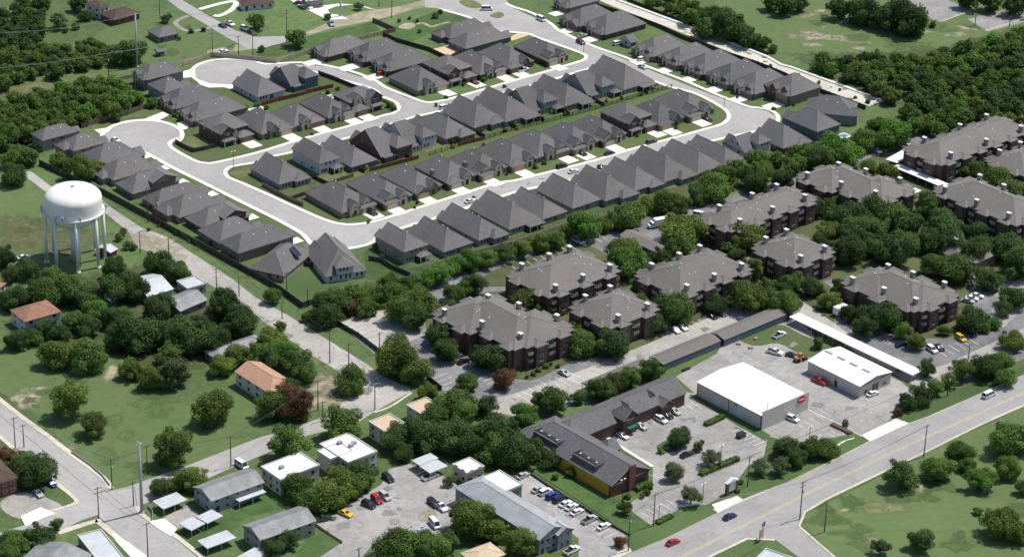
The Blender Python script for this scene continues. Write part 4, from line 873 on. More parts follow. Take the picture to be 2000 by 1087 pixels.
simple('flat_block', 'white flat-roofed block with stepped corner and rooftop units', 'building', (680, 903), (622, 868), (743, 886), 5.6, 'f', 'gg', 0, 'stucco', 'membrane', 4, 3, ang=41.5, extra=[lambda U, V: AC((U * .45, V * .75, 5.65), (U * .75, V * .55, 5.65), (U * .6, V * .5, 5.65))], more=[lambda U, V: (-3, U * .5, V * .35, V * .8, 5.5, 'f', 'g', 'g', 0)])
simple('flat_block', 'tan flat-roofed block among trees, nearer one', 'building', (752, 843), (717, 825), (790, 826), 5.4, 'f', 'gg', 0, 'stucco', 'membrane_tan', 2, 2, ang=41.5)
simple('flat_block', 'tan flat-roofed block in trees below the old road end', 'building', (822, 808), (792, 792), (852, 788), 4.6, 'f', 'gg', 0, 'stucco', 'membrane_tan', 2, 2, ang=41.5)
simple('flat_block', 'small white-roofed brown block beside the double carport', 'building', (912, 924), (884, 907), (946, 911), 4.0, 'f', 'gg', 0, 'membrane_tan', 'membrane', 2, 2, ang=41.5)
simple('flat_block', 'white-roofed block joined to the long grey building', 'building', (985, 960), (931, 937), (1017, 944), 6.0, 'f', 'gg', 0, 'siding', 'membrane', 2, 2, ang=41.5)
# long grey building with a white-framed gable
simple('office_building', 'long grey-roofed building with windowed gable beside the row of cars', 'building', (1054, 1052), (873, 957), (1129, 1040), 5.6, 'v', 'gh', .42, 'siding', 'metal_grey', 5, 6, ang=42,
       extra=[lambda U, V: [('win', 1, 'S', t, z, 1.0, 1.4) for t in (.3, .7) for z in (.9, 3.7)] + [('win', 0, 'S', .3, 6.0, .9, 1.2), ('win', 0, 'S', .45, 6.0, .9, 1.2)]], more=[lambda U, V: (U * .55, U + .6, -1.4, 5, 5.5, 'v', 'g', 'h', .55)])
# L-shaped strip mall
fr = frame((1195, 946), (1029, 834), (1270, 915), 4.6, 42.5); n, a, u, v, U, V = fr
def uv(x, y, e): p = G(x, y, e) - n; return p.dot(u), p.dot(v)
x0, y0 = uv(1312, 729, 4.6); x1, y1 = uv(1338, 766, 4.6)
UE = x1; vb, vf = y0, y1
mm = [(0, U, 0, V, 4.6, 'v', 'g', 'h', .5, 'brick_red'), (U * .5, UE, vf, vb, 4.7, 'u', 'h', 'g', .5, 'brick'), (U - 3, U + 2.4, V * .36, V * .36 + 6, 4.3, 'u', 'h', 'g', .7, 'brick'), (UE - 30, UE - 24, vf - 2.6, vf + 4, 6.2, 'v', 'g', 'h', .9, 'brick_red'), (UE - 12, UE - 7.5, vf - 1.8, vf + 4, 4.5, 'v', 'g', 'h', .7, 'brick'), (UE - 48, UE - 44, vf - 1.8, vf + 4, 4.5, 'v', 'g', 'h', .7, 'brick')]
ff = [('win', 1, 'S', .3 + .062 * k, .5, 2.4, 2.4) for k in range(11)] + [('win', 0, 'E', .08 + .09 * k, .5, 2.2, 2.3) for k in range(3)] + [('win', 0, 'E', .55, .5, 2.2, 2.3), ('win', 3, 'S', .5, 3.8, 2.4, 1.4)]
ff += [('box', 'awning', 'green_awning', UE - 29, UE - 25, vf - 4.2, vf - 2.62, 2.7, 3.1)]
ff += [('box', 'dormer', 'shingle_dark', -1.0 + q, 1.6 + q, w, w + .12, 5.8, 6.9) for q, w in ((0, -50), )]
# recessed roof wells with machinery, and the yellow side wall
mall = building('strip_mall', 'L-shaped strip mall with dark roof, yellow side wall and brick gable end', 'strip mall', fr, mm, [q for q in ff if q[1] != 'dormer'], 'brick_red', 'shingle_dark', None, False)
def part(o, fr, name, m, boxes):
    b = MB()
    for q in boxes: b.box(*q)
    b.v = [(x - fr[4] / 2, y - fr[5] / 2, z) for x, y, z in b.v]
    return b.build(name, m, o)
part(mall, fr, 'yellow_cladding', 'yellow_wall', [(-.12, -.02, 1.2, V - .5, 0, 4.35)])
part(mall, fr, 'brick_pier', 'brick_red', [(U * .42, U * .58, -.8, -.36, 0, 4.6 + U * .27)])
part(mall, fr, 'shopfront', 'brick', [(U * 1.0 + .05, UE - .2, vf - .12, vf - .02, 0, 4.3)])
part(mall, fr, 'window', 'glass', [(U * .8, U * .9, -.42, -.34, .9, 2.2)])
for t in (.2, .62):
    c = V * t
    part(mall, fr, 'roof_well', 'iron', [(1.6, 4.4, c, c + 10, 5.9, 6.55)])
    part(mall, fr, 'well_wall', 'shingle_dark', [(1.1, 1.6, c - .4, c + 10.4, 5.2, 6.7), (1.6, 4.9, c - .4, c, 5.5, 7.2), (1.6, 4.9, c + 10, c + 10.4, 5.5, 7.2)])
    for w in (1.0, 4.6, 8.2): part(mall, fr, 'rooftop_unit', 'metal_grey', [(2.5, 3.3, c + w, c + w + .8, 6.551, 7.0)])
for q in (.45, .72):
    x = U + (UE - U) * q; b = MB(); h = 1.5
    yy = vf + 2.6; z0 = 4.7 + 2.6 * .5
    b.face([(x - 1.3, yy, z0), (x + 1.3, yy, z0), (x, yy, z0 + 1.7)]); b.face([(x - 1.3, yy, z0), (x, yy, z0 + 1.7), (x, yy + 4, z0 + 1.7)]); b.face([(x + 1.3, yy, z0), (x, yy + 4, z0 + 1.7), (x, yy, z0 + 1.7)])
    b.v = [(p - U / 2, r - V / 2, z) for p, r, z in b.v]; b.build('dormer', 'shingle_dark', mall)
# metal warehouses
fr = frame((1488, 810), (1374, 740), (1569, 767), 5.3, 42.5); U, V = fr[4:]
wh = building('warehouse', 'large white-roofed metal warehouse with red oval sign', 'warehouse', fr, [(0, U, 0, V, 5.3, 'v', 'g', 'g', .1)], [('win', 0, 'S', .18, .05, 3.2, 3.4), ('win', 0, 'S', .55, .4, 2.4, 2.0)], 'metal_wall', 'metal_white', None, False)
part(wh, fr, 'parapet', 'metal_wall', [(-.2, U + .2, -.6, -.36, 0, 6.7)])
for q in (.3, .62): part(wh, fr, 'roller_door', 'siding_pale', [(-.08, .0, V * q, V * q + 3.6, 0, 4)])
for q in (.1, V * .5, V - .2): part(wh, fr, 'downpipe', 'iron', [(-.14, 0, q, q + .14, 0, 5.1)])
def oval(o, fr, cx, y, cz, rx, rz_, name, m):
    b = MB(); n = 28
    P = [(cx + rx * math.cos(2 * math.pi * k / n), cz + rz_ * math.sin(2 * math.pi * k / n)) for k in range(n)]
    b.face([(x, y, z) for x, z in P])
    for k in range(n):
        a, c = P[k - 1], P[k]; b.face([(a[0], y, a[1]), (c[0], y, c[1]), (c[0], y + .12, c[1]), (a[0], y + .12, a[1])])
    b.v = [(x - fr[4] / 2, yy - fr[5] / 2, z) for x, yy, z in b.v]
    return b.build(name, m, o)
s1 = oval(wh, fr, U * .84, -.75, 5.1, 2.0, 1.2, 'sign', 'red_sign')
part(wh, fr, 'sign_lettering', 'white_paint', [(U * .84 - 1.2, U * .84 + 1.2, -.8, -.76, 4.9, 5.35)])
fr = frame((1680, 753), (1577, 704), (1746, 728), 4.6, 42.5); U, V = fr[4:]
w2 = building('warehouse', 'smaller white-roofed metal warehouse with roof skylights', 'warehouse', fr, [(0, U, 0, V, 4.6, 'v', 'g', 'g', .16)], [('win', 0, 'S', t, .8, 1.6, 1.2) for t in (.2, .8)] + [('win', 0, 'S', .5, .05, 3.4, 3.0)] + [('door', 0, 'W', .45, 1.1, 2.2)], 'metal_wall', 'metal_white', None, False)
for k in range(4):
    c = V * (.12 + .24 * k); part(w2, fr, 'skylight', 'metal_grey', [(U * .47, U * .53, c, c + 3.2, 4.6 + U * .08 - .1, 4.6 + U * .08 + .2)])
part(w2, fr, 'downpipe', 'iron', [(-.12, 0, V * .45, V * .45 + .12, 0, 4.4)])
# --- open-sided roofs
def carport(label, N, L, R, e, roof, group=None, ang='fit', pitch=0, wall=None, t=.25, posts=None, name='carport', gable=False, thin=True):
    fr = frame(N, L, R, e, ang); n, a, u, v, U, V = fr
    base = n + u * U / 2 + v * V / 2; base.z = 0
    o = empty(name, base, a, label, 'carport', group); b = MB(); x, y = U / 2, V / 2
    if gable:
        lu = U > V; h = (y if lu else x) * pitch
        T = (lambda p, q, z: (p, q, z)) if lu else (lambda p, q, z: (q, p, z))
        A, C = (x, y) if lu else (y, x)
        for s in (-1, 1):
            q = [T(-A, s * C, e), T(A, s * C, e), T(A, 0, e + h), T(-A, 0, e + h)]
            b.face(q if (s < 0) == lu else q[::-1])
        for s in (-1, 1):
            b.face([T(s * A, -C, e), T(s * A, C, e), T(s * A, 0, e + h)], 1)
        b.face([T(-A, -C, e - .02), T(A, -C, e - .02), T(A, C, e - .02), T(-A, C, e - .02)], 1)
    else: b.box(-x, x, -y, y, e - t, e)
    b.build('roof', [roof, 'fascia'], o)
    nx, ny = posts or (max(2, round(U / 5.5) + 1), max(2, round(V / 5.5) + 1))
    for i in range(nx):
        for j in range(ny):
            if 0 < i < nx - 1 and 0 < j < ny - 1: continue
            px = -x + .35 + (U - .7) * i / (nx - 1); py = -y + .35 + (V - .7) * j / (ny - 1)
            b = MB(); b.box(px - .08, px + .08, py - .08, py + .08, 0, e - t if not gable else e - .03); b.build('post', 'steel', o)
    if wall:
        b = MB(); b.box(-x + .1, x - .1, -y + .1, -y + .3, 0, e - .3) if U > V else b.box(-x + .1, -x + .3, -y + .1, y - .1, 0, e - .3); b.build('back_wall', wall, o)
    return o
carport('long white metal carport slanting behind the warehouses', (1782, 732), (1546, 616), (1801, 723), 2.8, 'metal_white', ang=-47 + 90, posts=(2, 12))
carport('white metal carport at the upper right behind its apartment block', (1842, 366), (1732, 329), (1851, 358), 2.8, 'metal_white', ang=42.5, posts=(2, 7))
carport('short white carport beside the yellow car, upper right', (1752, 318), (1733, 309), (1790, 297), 2.8, 'metal_white', posts=(4, 2))
carport('white carport end left of the right-hand apartment block', (1783, 378), (1766, 361), (1800, 372), 2.8, 'metal_white', posts=(2, 2))
CG = 'low brown-roofed covered parking sheds'
carport('brown covered parking shed, right of three in line', (1415, 664), (1390, 648), (1536, 612), 2.6, 'shingle_brown', CG, 42.5, .3, 'siding_blue', gable=True)
carport('brown covered parking shed, middle one of three in line', (1295, 712), (1262, 698), (1408, 665), 2.6, 'shingle_brown', CG, 42.5, .3, 'siding_blue', gable=True)
carport('brown covered parking shed, left of three and behind bushes', (1165, 764), (1132, 748), (1268, 712), 2.6, 'shingle_brown', CG, 42.5, .3, 'siding_blue', gable=True)
carport('low brown hip shed in the apartment car park above bright tree', (1285, 495), (1200, 462), (1300, 478), 3.2, 'shingle_brown', None, 42.5, .3, gable=True)
KG = 'pale metal carports of the corner houses'
carport('pale metal carport beside the steel pole at the corner', (319, 993), (299, 977), (366, 975), 2.6, 'metal_pale', KG)
carport('pale carport next to concrete apron, lower left of a touching pair', (374, 1035), (351, 1020), (401, 1021), 2.6, 'metal_pale', KG)
carport('pale carport against the stained grey house, right of touching pair', (405, 1021), (383, 1008), (436, 1006), 2.6, 'metal_pale', KG)
carport('pale carport alone on the green lawn', (405, 1070), (387, 1054), (462, 1049), 2.6, 'metal_pale', KG)
carport('pale carport cut by the bottom edge', (490, 1102), (465, 1085), (530, 1080), 2.6, 'metal_pale', KG)
carport('white double carport behind the parked white pickup, left half', (820, 908), (801, 899), (856, 893), 2.9, 'metal_pale', KG, 41.5)
carport('white double carport behind the parked white pickup, nearer half', (840, 923), (820, 909), (878, 911), 2.8, 'metal_pale', KG, 41.5)

# ------------------------------------------------------------------ water tower
def water_tower():
    base = G(149, 508); o = empty('water_tower', base, 0, 'white water tower with rounded tank on tall legs', 'water tower')
    R = 10.1; H0 = 16.9
    prof = [(0.01, H0 - 3.2)] + [(R * math.sin(t), H0 + 3.2 - (3.2 + 3.2) * math.cos(t)) for t in [math.pi / 2 * k / 8 for k in range(1, 8)]]
    prof += [(R, H0 + 3.4), (R, H0 + 7.6)] + [(R * math.cos(t) ** .7, H0 + 7.6 + 4.2 * math.sin(t)) for t in [math.pi / 2 * k / 12 for k in range(1, 12)]] + [(.01, H0 + 11.8)]
    b = MB(); b.lathe(prof, 48); tank = b.build('tank', 'tank_paint', o)
    b = MB(); b.tube((0, 0, H0 + 11.7), (0, 0, H0 + 12.4), .5, .5, 10); b.build('hatch', 'steel', tank)
    b = MB(); b.tube((0, 0, 0), (0, 0, H0 - 2.5), 1.8, 1.8, 20); b.lathe([(1.8, H0 - 5), (2.6, H0 - 2.9)], 20); b.build('riser', 'tank_leg', o)
    for k in range(8):
        t = 2 * math.pi * (k + .3) / 8; x, y = math.cos(t), math.sin(t); b = MB()
        b.tube((x * 10.4, y * 10.4, 0), (x * 10.1, y * 10.1, H0 + 3.2), .6, .6, 12); b.tube((x * 10.4, y * 10.4, 0), (x * 10.4, y * 10.4, .5), .9, .9, 10); b.build('leg', 'tank_leg', o)
    b = MB(); n = 48; z = H0 + 3.0
    for k in range(n):
        t0, t1 = 2 * math.pi * k / n, 2 * math.pi * (k + 1) / n
        p = lambda r, t, zz: (r * math.cos(t), r * math.sin(t), zz)
        b.face([p(10.1, t0, z), p(11.1, t0, z), p(11.1, t1, z), p(10.1, t1, z)]); b.face([p(10.1, t1, z - .15), p(11.1, t1, z - .15), p(11.1, t0, z - .15), p(10.1, t0, z - .15)])
        b.face([p(11.1, t0, z - .15), p(11.1, t1, z - .15), p(11.1, t1, z), p(11.1, t0, z)])
        b.tube(p(11.05, t0, z + 1.1), p(11.05, t1, z + 1.1), .05, .05, 4, 0, False); b.tube(p(11.05, t0, z), p(11.05, t0, z + 1.1), .04, .04, 4, 0, False)
    b.build('walkway', 'tank_leg', o)
    for k, t in enumerate((-2.0, -1.75, -1.2, .1, 3.3, 3.5)):
        b = MB(); x, y = 11.3 * math.cos(t), 11.3 * math.sin(t); b.box(x - .2, x + .2, y - .2, y + .2, z + .1, z + 2.2); b.box(x - .5, x + .5, y - .3, y + .3, z + .9, z + 1.7); b.build('antenna', 'siding_pale', o)
    b = MB(); t = .55; x, y = 11.1 * math.cos(t), 11.1 * math.sin(t)
    b.tube((x, y, 0), (x, y, z), .09, .09, 5); b.tube((x + .5, y, 0), (x + .5, y, z), .09, .09, 5); b.build('ladder', 'tank_leg', o)
water_tower()

simple('outbuilding', 'blue-white metal roof at the bottom edge by the highway junction', 'outbuilding', (1525, 1122), (1474, 1093), (1556, 1092), 4.0, 'f', 'gg', .1, 'siding', 'metal_pale', 2, 2)
# ------------------------------------------------------------------ trees: leaf crowns built once per variety, copied with their trunks
def crown_mesh(seed, kind, lk, n_leaf=2600):
    rn = random.Random(seed); b = MB(); blobs = []
    flat = dict(oak=.62, round=.82, tall=1.35, loose=.8, bush=.75)[kind]
    nb = dict(oak=26, round=20, tall=18, loose=15, bush=12)[kind]
    for k in range(nb):
        while True:
            x, y, z = (rn.uniform(-1, 1) for _ in range(3))
            d = x * x + y * y + z * z
            if .25 < d < 1 and z > -.95: break
        r = rn.choice((rn.uniform(.14, .26), rn.uniform(.24, .44))) * (1.0 if kind != 'loose' else .85)
        s = (1 - r * .75) * rn.uniform(.82, 1.12); blobs.append((x * s, y * s, z * s * flat, r))
    blobs.append((0, 0, 0, .5)); blobs.append((0, 0, .25 * flat, .5))
    per = n_leaf // len(blobs)
    for bx, by, bz, br in blobs:
        m = int(per * (br / .28) ** 1.7)
        for _ in range(m):
            t = rn.uniform(0, 2 * math.pi); c = rn.uniform(-1, 1); q = math.sqrt(1 - c * c)
            n = Vector((q * math.cos(t), q * math.sin(t), c)); rr = br * rn.uniform(.72, 1.12)
            if rn.random() < (.06 if kind != 'loose' else .2): rr *= 1.22
            p = Vector((bx, by, bz)) + Vector((n.x * rr, n.y * rr, n.z * rr * .9))
            if kind == 'loose' and rn.random() < .18: continue
            nn = (n + Vector((rn.gauss(0, .45), rn.gauss(0, .45), rn.gauss(0, .45) + .25))).normalized()
            u = nn.orthogonal().normalized(); a = rn.uniform(0, 6.28)
            u = Matrix.Rotation(a, 3, nn) @ u; w = nn.cross(u); s = rn.uniform(.017, .042)
            b.face([p - u * s - w * s * .6, p + u * s * .3 - w * s, p + u * s + w * s * .5, p - u * s * .4 + w * s])
    return b.mesh('crown', ['leaf_' + lk])
def trunk_mesh(seed):
    rn = random.Random(seed); b = MB()
    b.tube((0, 0, -.9), (0, 0, -.35), .075, .06, 7)
    for k in range(5):
        t = 6.28 * (k + rn.random() * .5) / 5; b.tube((0, 0, -.5), (.5 * math.cos(t), .5 * math.sin(t), rn.uniform(-.05, .25)), .05, .015, 5)
    return b.mesh('trunk', ['bark'])
TM = [trunk_mesh(5), trunk_mesh(9)]
CM = {}
def crown(kind, lk, i):
    k = (kind, lk, i)
    if k not in CM: CM[k] = crown_mesh(hash(kind + lk) % 977 * 0 + sum(map(ord, kind + lk)) + i * 31, kind, lk, 10500 if kind == 'oak' else 9000)
    return CM[k]
KINDS = dict(d=('oak', 'oak', 'dark spreading oak'), o=('round', 'oak', 'dark round tree'), m=('round', 'mid', 'mid-green round tree'), s=('oak', 'mid', 'broad green tree'), y=('oak', 'olive', 'olive-green spreading tree'), v=('round', 'olive', 'olive-green round tree'), b=('round', 'bright', 'bright green tree'), g=('loose', 'grey', 'thin grey-green tree'), r=('loose', 'rust', 'rusty-brown tree'), t=('tall', 'mid', 'tall narrow tree'), w=('loose', 'yellow', 'yellowish sapling'), h=('bush', 'mid', 'clipped green shrub'), l=('loose', 'mid', 'loose open tree'))
TREES = []
def garden(x, y):
    if x < 450: return 'in the gardens by the left turning circle' if y < 300 else 'in the yards backing the old road'
    if y < 70 and x < 1000: return 'in the small park'
    if x > 1180 and y < 205 and y < 120 + (x - 1180) * .42: return 'by the houses along the channel'
    if y + .28 * (x - 500) < 322: return 'in the gardens by the middle street'
    if y + .28 * (x - 835) < 372: return 'in the back yards by the iron fence'
    if y + .28 * (x - 835) < 425: return 'in the gardens fronting the lower street'
    return 'behind the row backing the apartments'
def trees(place, s, cat='tree'):
    for q in s.split():
        q, k = q[:-1], q[-1]; x, y, r = map(float, q.split(','))
        pl = garden(x, y) if place == 'in the subdivision gardens' else place
        TREES.append((pl, x, y, r, k, cat))
def scrub(L):                                               # the small far trees past the first 300, as one wood
    import numpy as np
    rn = random.Random(2); VV = []; FF = []; MI = []; mats = []; base = 0
    for _, x, y, r, k, cat in L:
        kind, lk, _d = KINDS[k]; me = crown(kind, lk, 0); n = len(me.vertices)
        v = np.empty(n * 3, 'f'); me.vertices.foreach_get('co', v); v = v.reshape(-1, 4, 3)[::4].reshape(-1, 3)
        m = mpp(x, y) * r * 1.1; zc = m * .75; p = G(x, y, zc); a = rn.uniform(0, 6.28); c, s = math.cos(a) * m, math.sin(a) * m
        c4 = v.reshape(-1, 4, 3).mean(1, keepdims=True); v = ((v.reshape(-1, 4, 3) - c4) * 1.9 + c4).reshape(-1, 3)
        w = np.stack([v[:, 0] * c - v[:, 1] * s + p.x, v[:, 0] * s + v[:, 1] * c + p.y, v[:, 2] * m + zc], 1)
        VV.append(w); q = len(w) // 4
        if lk not in mats: mats.append(lk)
        MI.append(np.full(q, mats.index(lk)))
    V = np.concatenate(VV); M = np.concatenate(MI); nf = len(V) // 4
    me = bpy.data.meshes.new('scrub_wood'); me.vertices.add(len(V)); me.vertices.foreach_set('co', V.astype('f').ravel())
    me.loops.add(nf * 4); me.loops.foreach_set('vertex_index', np.arange(nf * 4, dtype='i')); me.polygons.add(nf)
    me.polygons.foreach_set('loop_start', np.arange(0, nf * 4, 4, dtype='i')); me.polygons.foreach_set('loop_total', np.full(nf, 4, 'i'))
    for lk in mats: me.materials.append(MATS['leaf_' + lk])
    me.polygons.foreach_set('material_index', M.astype('i')); me.update(); me.validate()
    o = bpy.data.objects.new('scrub_wood', me); COL.objects.link(o)
    tag(o, 'small far scrub trees massed in the woods and verges', 'scrub', None, 'stuff')
def plant_all():
    rn = random.Random(4); groups = {}
    big = sorted([t for t in TREES if t[5] == 'tree' and t[3] > 0], key=lambda t: -t[2] * .03 - t[3])
    rest = big[296:]; scrub(rest)
    for t in [t for t in TREES if t not in rest]: groups.setdefault((t[0], t[4]), []).append(t)
    for (place, k), L in groups.items():
        L.sort(key=lambda t: t[1])
        for i, (_, x, y, r, k, cat) in enumerate(L):
            kind, lk, desc = KINDS[k]; m = mpp(x, y) * r * 1.08
            zc = m * (.66 if kind == 'oak' else .8 if kind in ('round', 'loose') else 1.2 if kind == 'tall' else .55)
            p = G(x, y, zc); p.z = 0; rot = rn.uniform(0, 6.28)
            od = ordinal(i, len(L)); lab = f"{desc}, {od + ' ' if od else ''}{place}"
            o = empty('shrub' if cat == 'shrub' else 'tree', p, rot, lab, cat, ('shrubs ' if cat == 'shrub' else 'trees ') + place)
            c = bpy.data.objects.new('crown', crown(kind, lk, rn.randrange(3 if kind in ('oak', 'round') else 2))); COL.objects.link(c); c.parent = o
            c.location.z = zc; c.scale = (m * rn.uniform(.88, 1.14), m * rn.uniform(.88, 1.14), m * rn.uniform(.85, 1.12))
            if m > .9:
                t = bpy.data.objects.new('trunk', TM[i % 2]); COL.objects.link(t); t.parent = o
                t.scale = (m, m, zc / .9); t.location.z = zc
def fill(place, poly, n, r0, r1, kinds, seed):                # a wood: individual trees, far ones first
    P = [tuple(map(float, q.split(','))) for q in poly.split()]; rn = random.Random(seed); got = []
    def inside(x, y):
        c = False
        for i in range(len(P)):
            (x1, y1), (x2, y2) = P[i - 1], P[i]
            if (y1 > y) != (y2 > y) and x < (x2 - x1) * (y - y1) / (y2 - y1) + x1: c = not c
        return c
    xs = [p[0] for p in P]; ys = [p[1] for p in P]; tries = 0
    while len(got) < n and tries < 30000:
        tries += 1; x, y = rn.uniform(min(xs), max(xs)), rn.uniform(min(ys), max(ys)); r = rn.uniform(r0, r1)
        if inside(x, y) and all(((x - a) / (r + c)) ** 2 + ((y - b_) / (.62 * (r + c))) ** 2 > .4 for a, b_, c in got): got.append((x, y, r))
    trees(place, ' '.join(f'{x:.0f},{y:.0f},{r:.0f}{rn.choice(kinds)}' for x, y, r in got))
trees('on the grassy lot between two streets', '135,778,44v 182,829,29v 337,873,42v 412,797,46y 112,694,36y 170,697,40s 297,738,27v 255,716,27m 345,722,38g 330,690,26m')
trees('in the dark yards below the water tower', '32,664,24o 62,655,22o 88,640,25o 118,648,20o 141,626,26m 187,606,30b 172,632,28o 230,622,28d 265,655,46d 236,655,30o 305,610,34d 320,588,30o 366,655,46d 325,648,38d 392,637,32o 437,597,38d 462,628,36d 420,664,32o 25,580,30d 85,568,36s 126,562,36s 160,572,34d 215,560,34o 262,566,30d 250,546,28o 7,500,27o 55,525,24m 225,524,27o 310,514,36d 345,530,26o 20,535,20m 100,540,26m')
trees('around the salmon-roofed house', '430,712,27y 464,694,30y 525,666,34y 550,686,34b 582,705,32m 597,727,22l 530,696,32o 575,783,40r 537,790,34m 560,760,26o 687,741,38s 549,637,14m 505,690,26m')
trees('beside the old road by the apartments', '650,590,38d 640,616,30d 705,578,32s 686,596,20r 716,600,22m 765,572,30s 820,586,38y 783,602,34m 812,613,32o 885,572,22m 532,577,20m 784,702,48y 770,668,28g 808,722,36y 782,680,30y 600,618,12m')
trees('in front of the nearest apartment block', '857,653,32d 870,681,28o 911,672,15r 952,696,36d 912,743,21m 985,738,26r 950,788,26o 895,793,40s 838,764,24y 882,640,20r')
trees('behind the white flat roofs', '670,824,42m 562,862,46m 775,850,32o 825,852,42d 877,848,42d 787,880,22o 950,850,42s 977,880,36m 980,850,44d 1012,880,44d 1050,872,28d 1075,895,22o 920,872,32o 905,800,32m 845,812,32m 1118,917,14m')
trees('over the commercial yard', '582,952,36s 637,966,40y 675,947,36y 712,929,34d 662,924,26y 608,975,30s 770,1067,44s 837,1066,40s 870,1056,26m 925,1017,50y 1015,1057,38y 562,1050,25o 532,1072,28o 878,938,14g 970,1035,30y')
trees('around the lower left crossing', '70,920,40d 25,1055,32m 77,1047,30o 112,1022,16l 370,932,33y 312,950,22o 340,945,20y 12,1082,30m 15,890,24r 48,900,24m')
trees('in the mall car park', '1330,853,25o 1362,870,13g 1390,893,21g 1320,921,23g 1350,965,25g 1220,990,18o 1212,1056,14r 1485,910,20g 1650,826,9g')
trees('on the verge in front of the warehouses', '1537,872,28o 1582,874,26m 1617,874,24s 1525,908,22g 1440,790,20l 1555,890,24o')
trees('on the verge right of the warehouses', '1770,783,23o 1800,769,25o 1825,752,23l 1856,742,18l 1882,720,26m 1925,715,32d 1957,705,30s 1982,664,26y 1755,803,11r 1810,716,21o 1965,735,22m')
trees('in the field beside the highway', '1760,925,35o 1832,916,34s 1875,882,32s 1915,934,28b 1967,911,27v 1970,853,42s 1910,996,10m 1955,1017,42y 1990,1040,26y 1800,1053,27o 1720,1066,22g 1890,905,20m 2000,950,18m')
trees('along the apartment boundary hedge line', '730,575,24m 760,550,22m 798,556,26m 835,545,26b 858,532,26b 890,515,24b 918,508,24b 950,503,23m 985,492,22m 1020,483,22v 1055,472,22v 1085,468,20m 1142,438,32b 1175,440,20y 1112,452,20v 1225,420,36s 1200,430,22m 1262,400,22y 1297,392,34y 1325,398,24m 1395,362,38s 1415,345,30y 1365,378,24o 1437,326,20m 1482,312,26m 1490,330,24y 1513,312,20m 1550,297,18y 1558,319,20b 1580,297,25m 1627,292,35b 1595,308,26o 1532,348,26o 1482,356,26o 1650,298,32b 1605,306,28m 1460,345,24o 1545,325,20m 1690,272,30s 1745,262,34b 1720,250,28m')
trees('between the apartment blocks', '1220,492,40y 1225,513,34b 1335,448,48y 1328,487,34s 1290,505,26o 1450,458,38y 1425,485,18m 1475,522,20t 1650,424,40d 1712,414,42d 1750,424,36s 1687,449,40d 1810,400,32d 1835,444,42d 1750,486,46d 1655,490,36d 1620,448,25y 1825,518,30y 1875,524,38s 1962,482,36d 1988,512,40d 1875,323,22b 1912,331,25m 1950,353,36s 1988,372,30s 1700,331,26v 1737,338,22v 1627,428,22o 1600,470,24o 1780,470,26o 1700,480,24o 1905,455,26o 1930,545,30d 1030,589,34y 1100,571,34d 1060,600,20o 1135,671,33s 1200,668,38d 1312,603,42d 1282,630,26o 1380,577,26o 1455,578,40y 1285,577,20m 1500,560,22m 1550,550,24m 1590,400,26o 1640,395,22o 930,550,26o 905,560,20m 1120,640,22m 1250,560,22m 1490,590,16m 895,632,28o 930,648,26d 880,600,22m 975,600,24o 1000,612,22m 1400,592,22o 1245,590,22m 1160,655,20o 1850,478,34d 1900,490,34d 1820,470,28o 1660,460,30o 1620,400,22m 1705,445,28s 1780,440,30d 1500,575,20o 1590,560,24d 1640,560,22o 1500,485,22m 1440,500,22o 1950,420,26d 1300,560,22o')
trees('along the apartment drives', '1272,721,26m 1230,736,26m 1175,756,30m 1203,746,22m 1132,773,19l 1080,781,30m 1053,780,20m 1025,806,28b 1790,665,23y 1720,618,40d 1902,621,34d 1620,585,26y 1532,588,34s 1600,669,14g 1845,645,14y 1980,578,30d 1942,631,14b 1757,720,8m 1690,635,26o 1765,645,20m 1660,610,20o 1530,565,20o 1925,640,12y 1960,600,20o')
fill('in the wood beside the left turning circle', '-5,205 60,185 180,160 235,165 270,185 275,198 180,228 130,242 60,262 -5,285', 58, 14, 23, 'mmsobsv', 3)
fill('in the scrub belt beyond the left wood', '-5,112 60,95 120,92 215,85 225,110 150,130 60,150 -5,165', 32, 13, 22, 'msyyvo', 8)
fill('in the dark wood at the top left', '-5,30 40,10 85,5 80,70 40,92 -5,100', 18, 15, 23, 'odo', 12)
fill('in the big wood at the upper right', '1578,120 1620,116 1700,108 1800,112 1850,98 1960,80 2005,60 2005,240 1900,225 1830,262 1770,240 1765,200 1670,152', 118, 16, 27, 'ddossmyyob', 5)
fill('in the scrub along the far channel bank', '1260,-6 1340,0 1390,25 1460,55 1500,85 1520,105 1500,98 1420,62 1340,34 1260,2', 26, 9, 15, 'omsy', 21)
trees('at the upper right car parks', '1640,15,26d 1685,22,34d 1722,35,30d 1772,38,42d 1745,20,30d 1530,10,24d 1560,6,20d 1822,47,8o 1890,-2,26d 1940,2,26d 1985,10,28d 1510,4,22d 1990,80,16o 1952,78,12m 1425,50,36d 1395,40,32d 1460,72,26d 1350,34,20m 1375,55,24s')
trees('by the top left lanes and gardens', '255,103,34s 235,110,22m 322,37,10o 373,60,6o 398,57,6o 502,42,20m 580,74,22m 350,75,5m 128,58,7m 145,53,7t 152,53,5t 115,40,20g 60,28,18m 165,30,14o 330,30,6o 510,95,8m 640,32,8m 150,8,20d 700,12,10g')
trees('beyond the fence left of the grey rooftops', '60,305,21m 25,338,26o 118,312,20y 150,325,30v 170,330,26y 10,265,28b 185,325,20y 35,300,22m 240,452,10g 250,478,11g 232,462,10g 297,200,13b 262,482,8m 20,310,22m', 'tree')
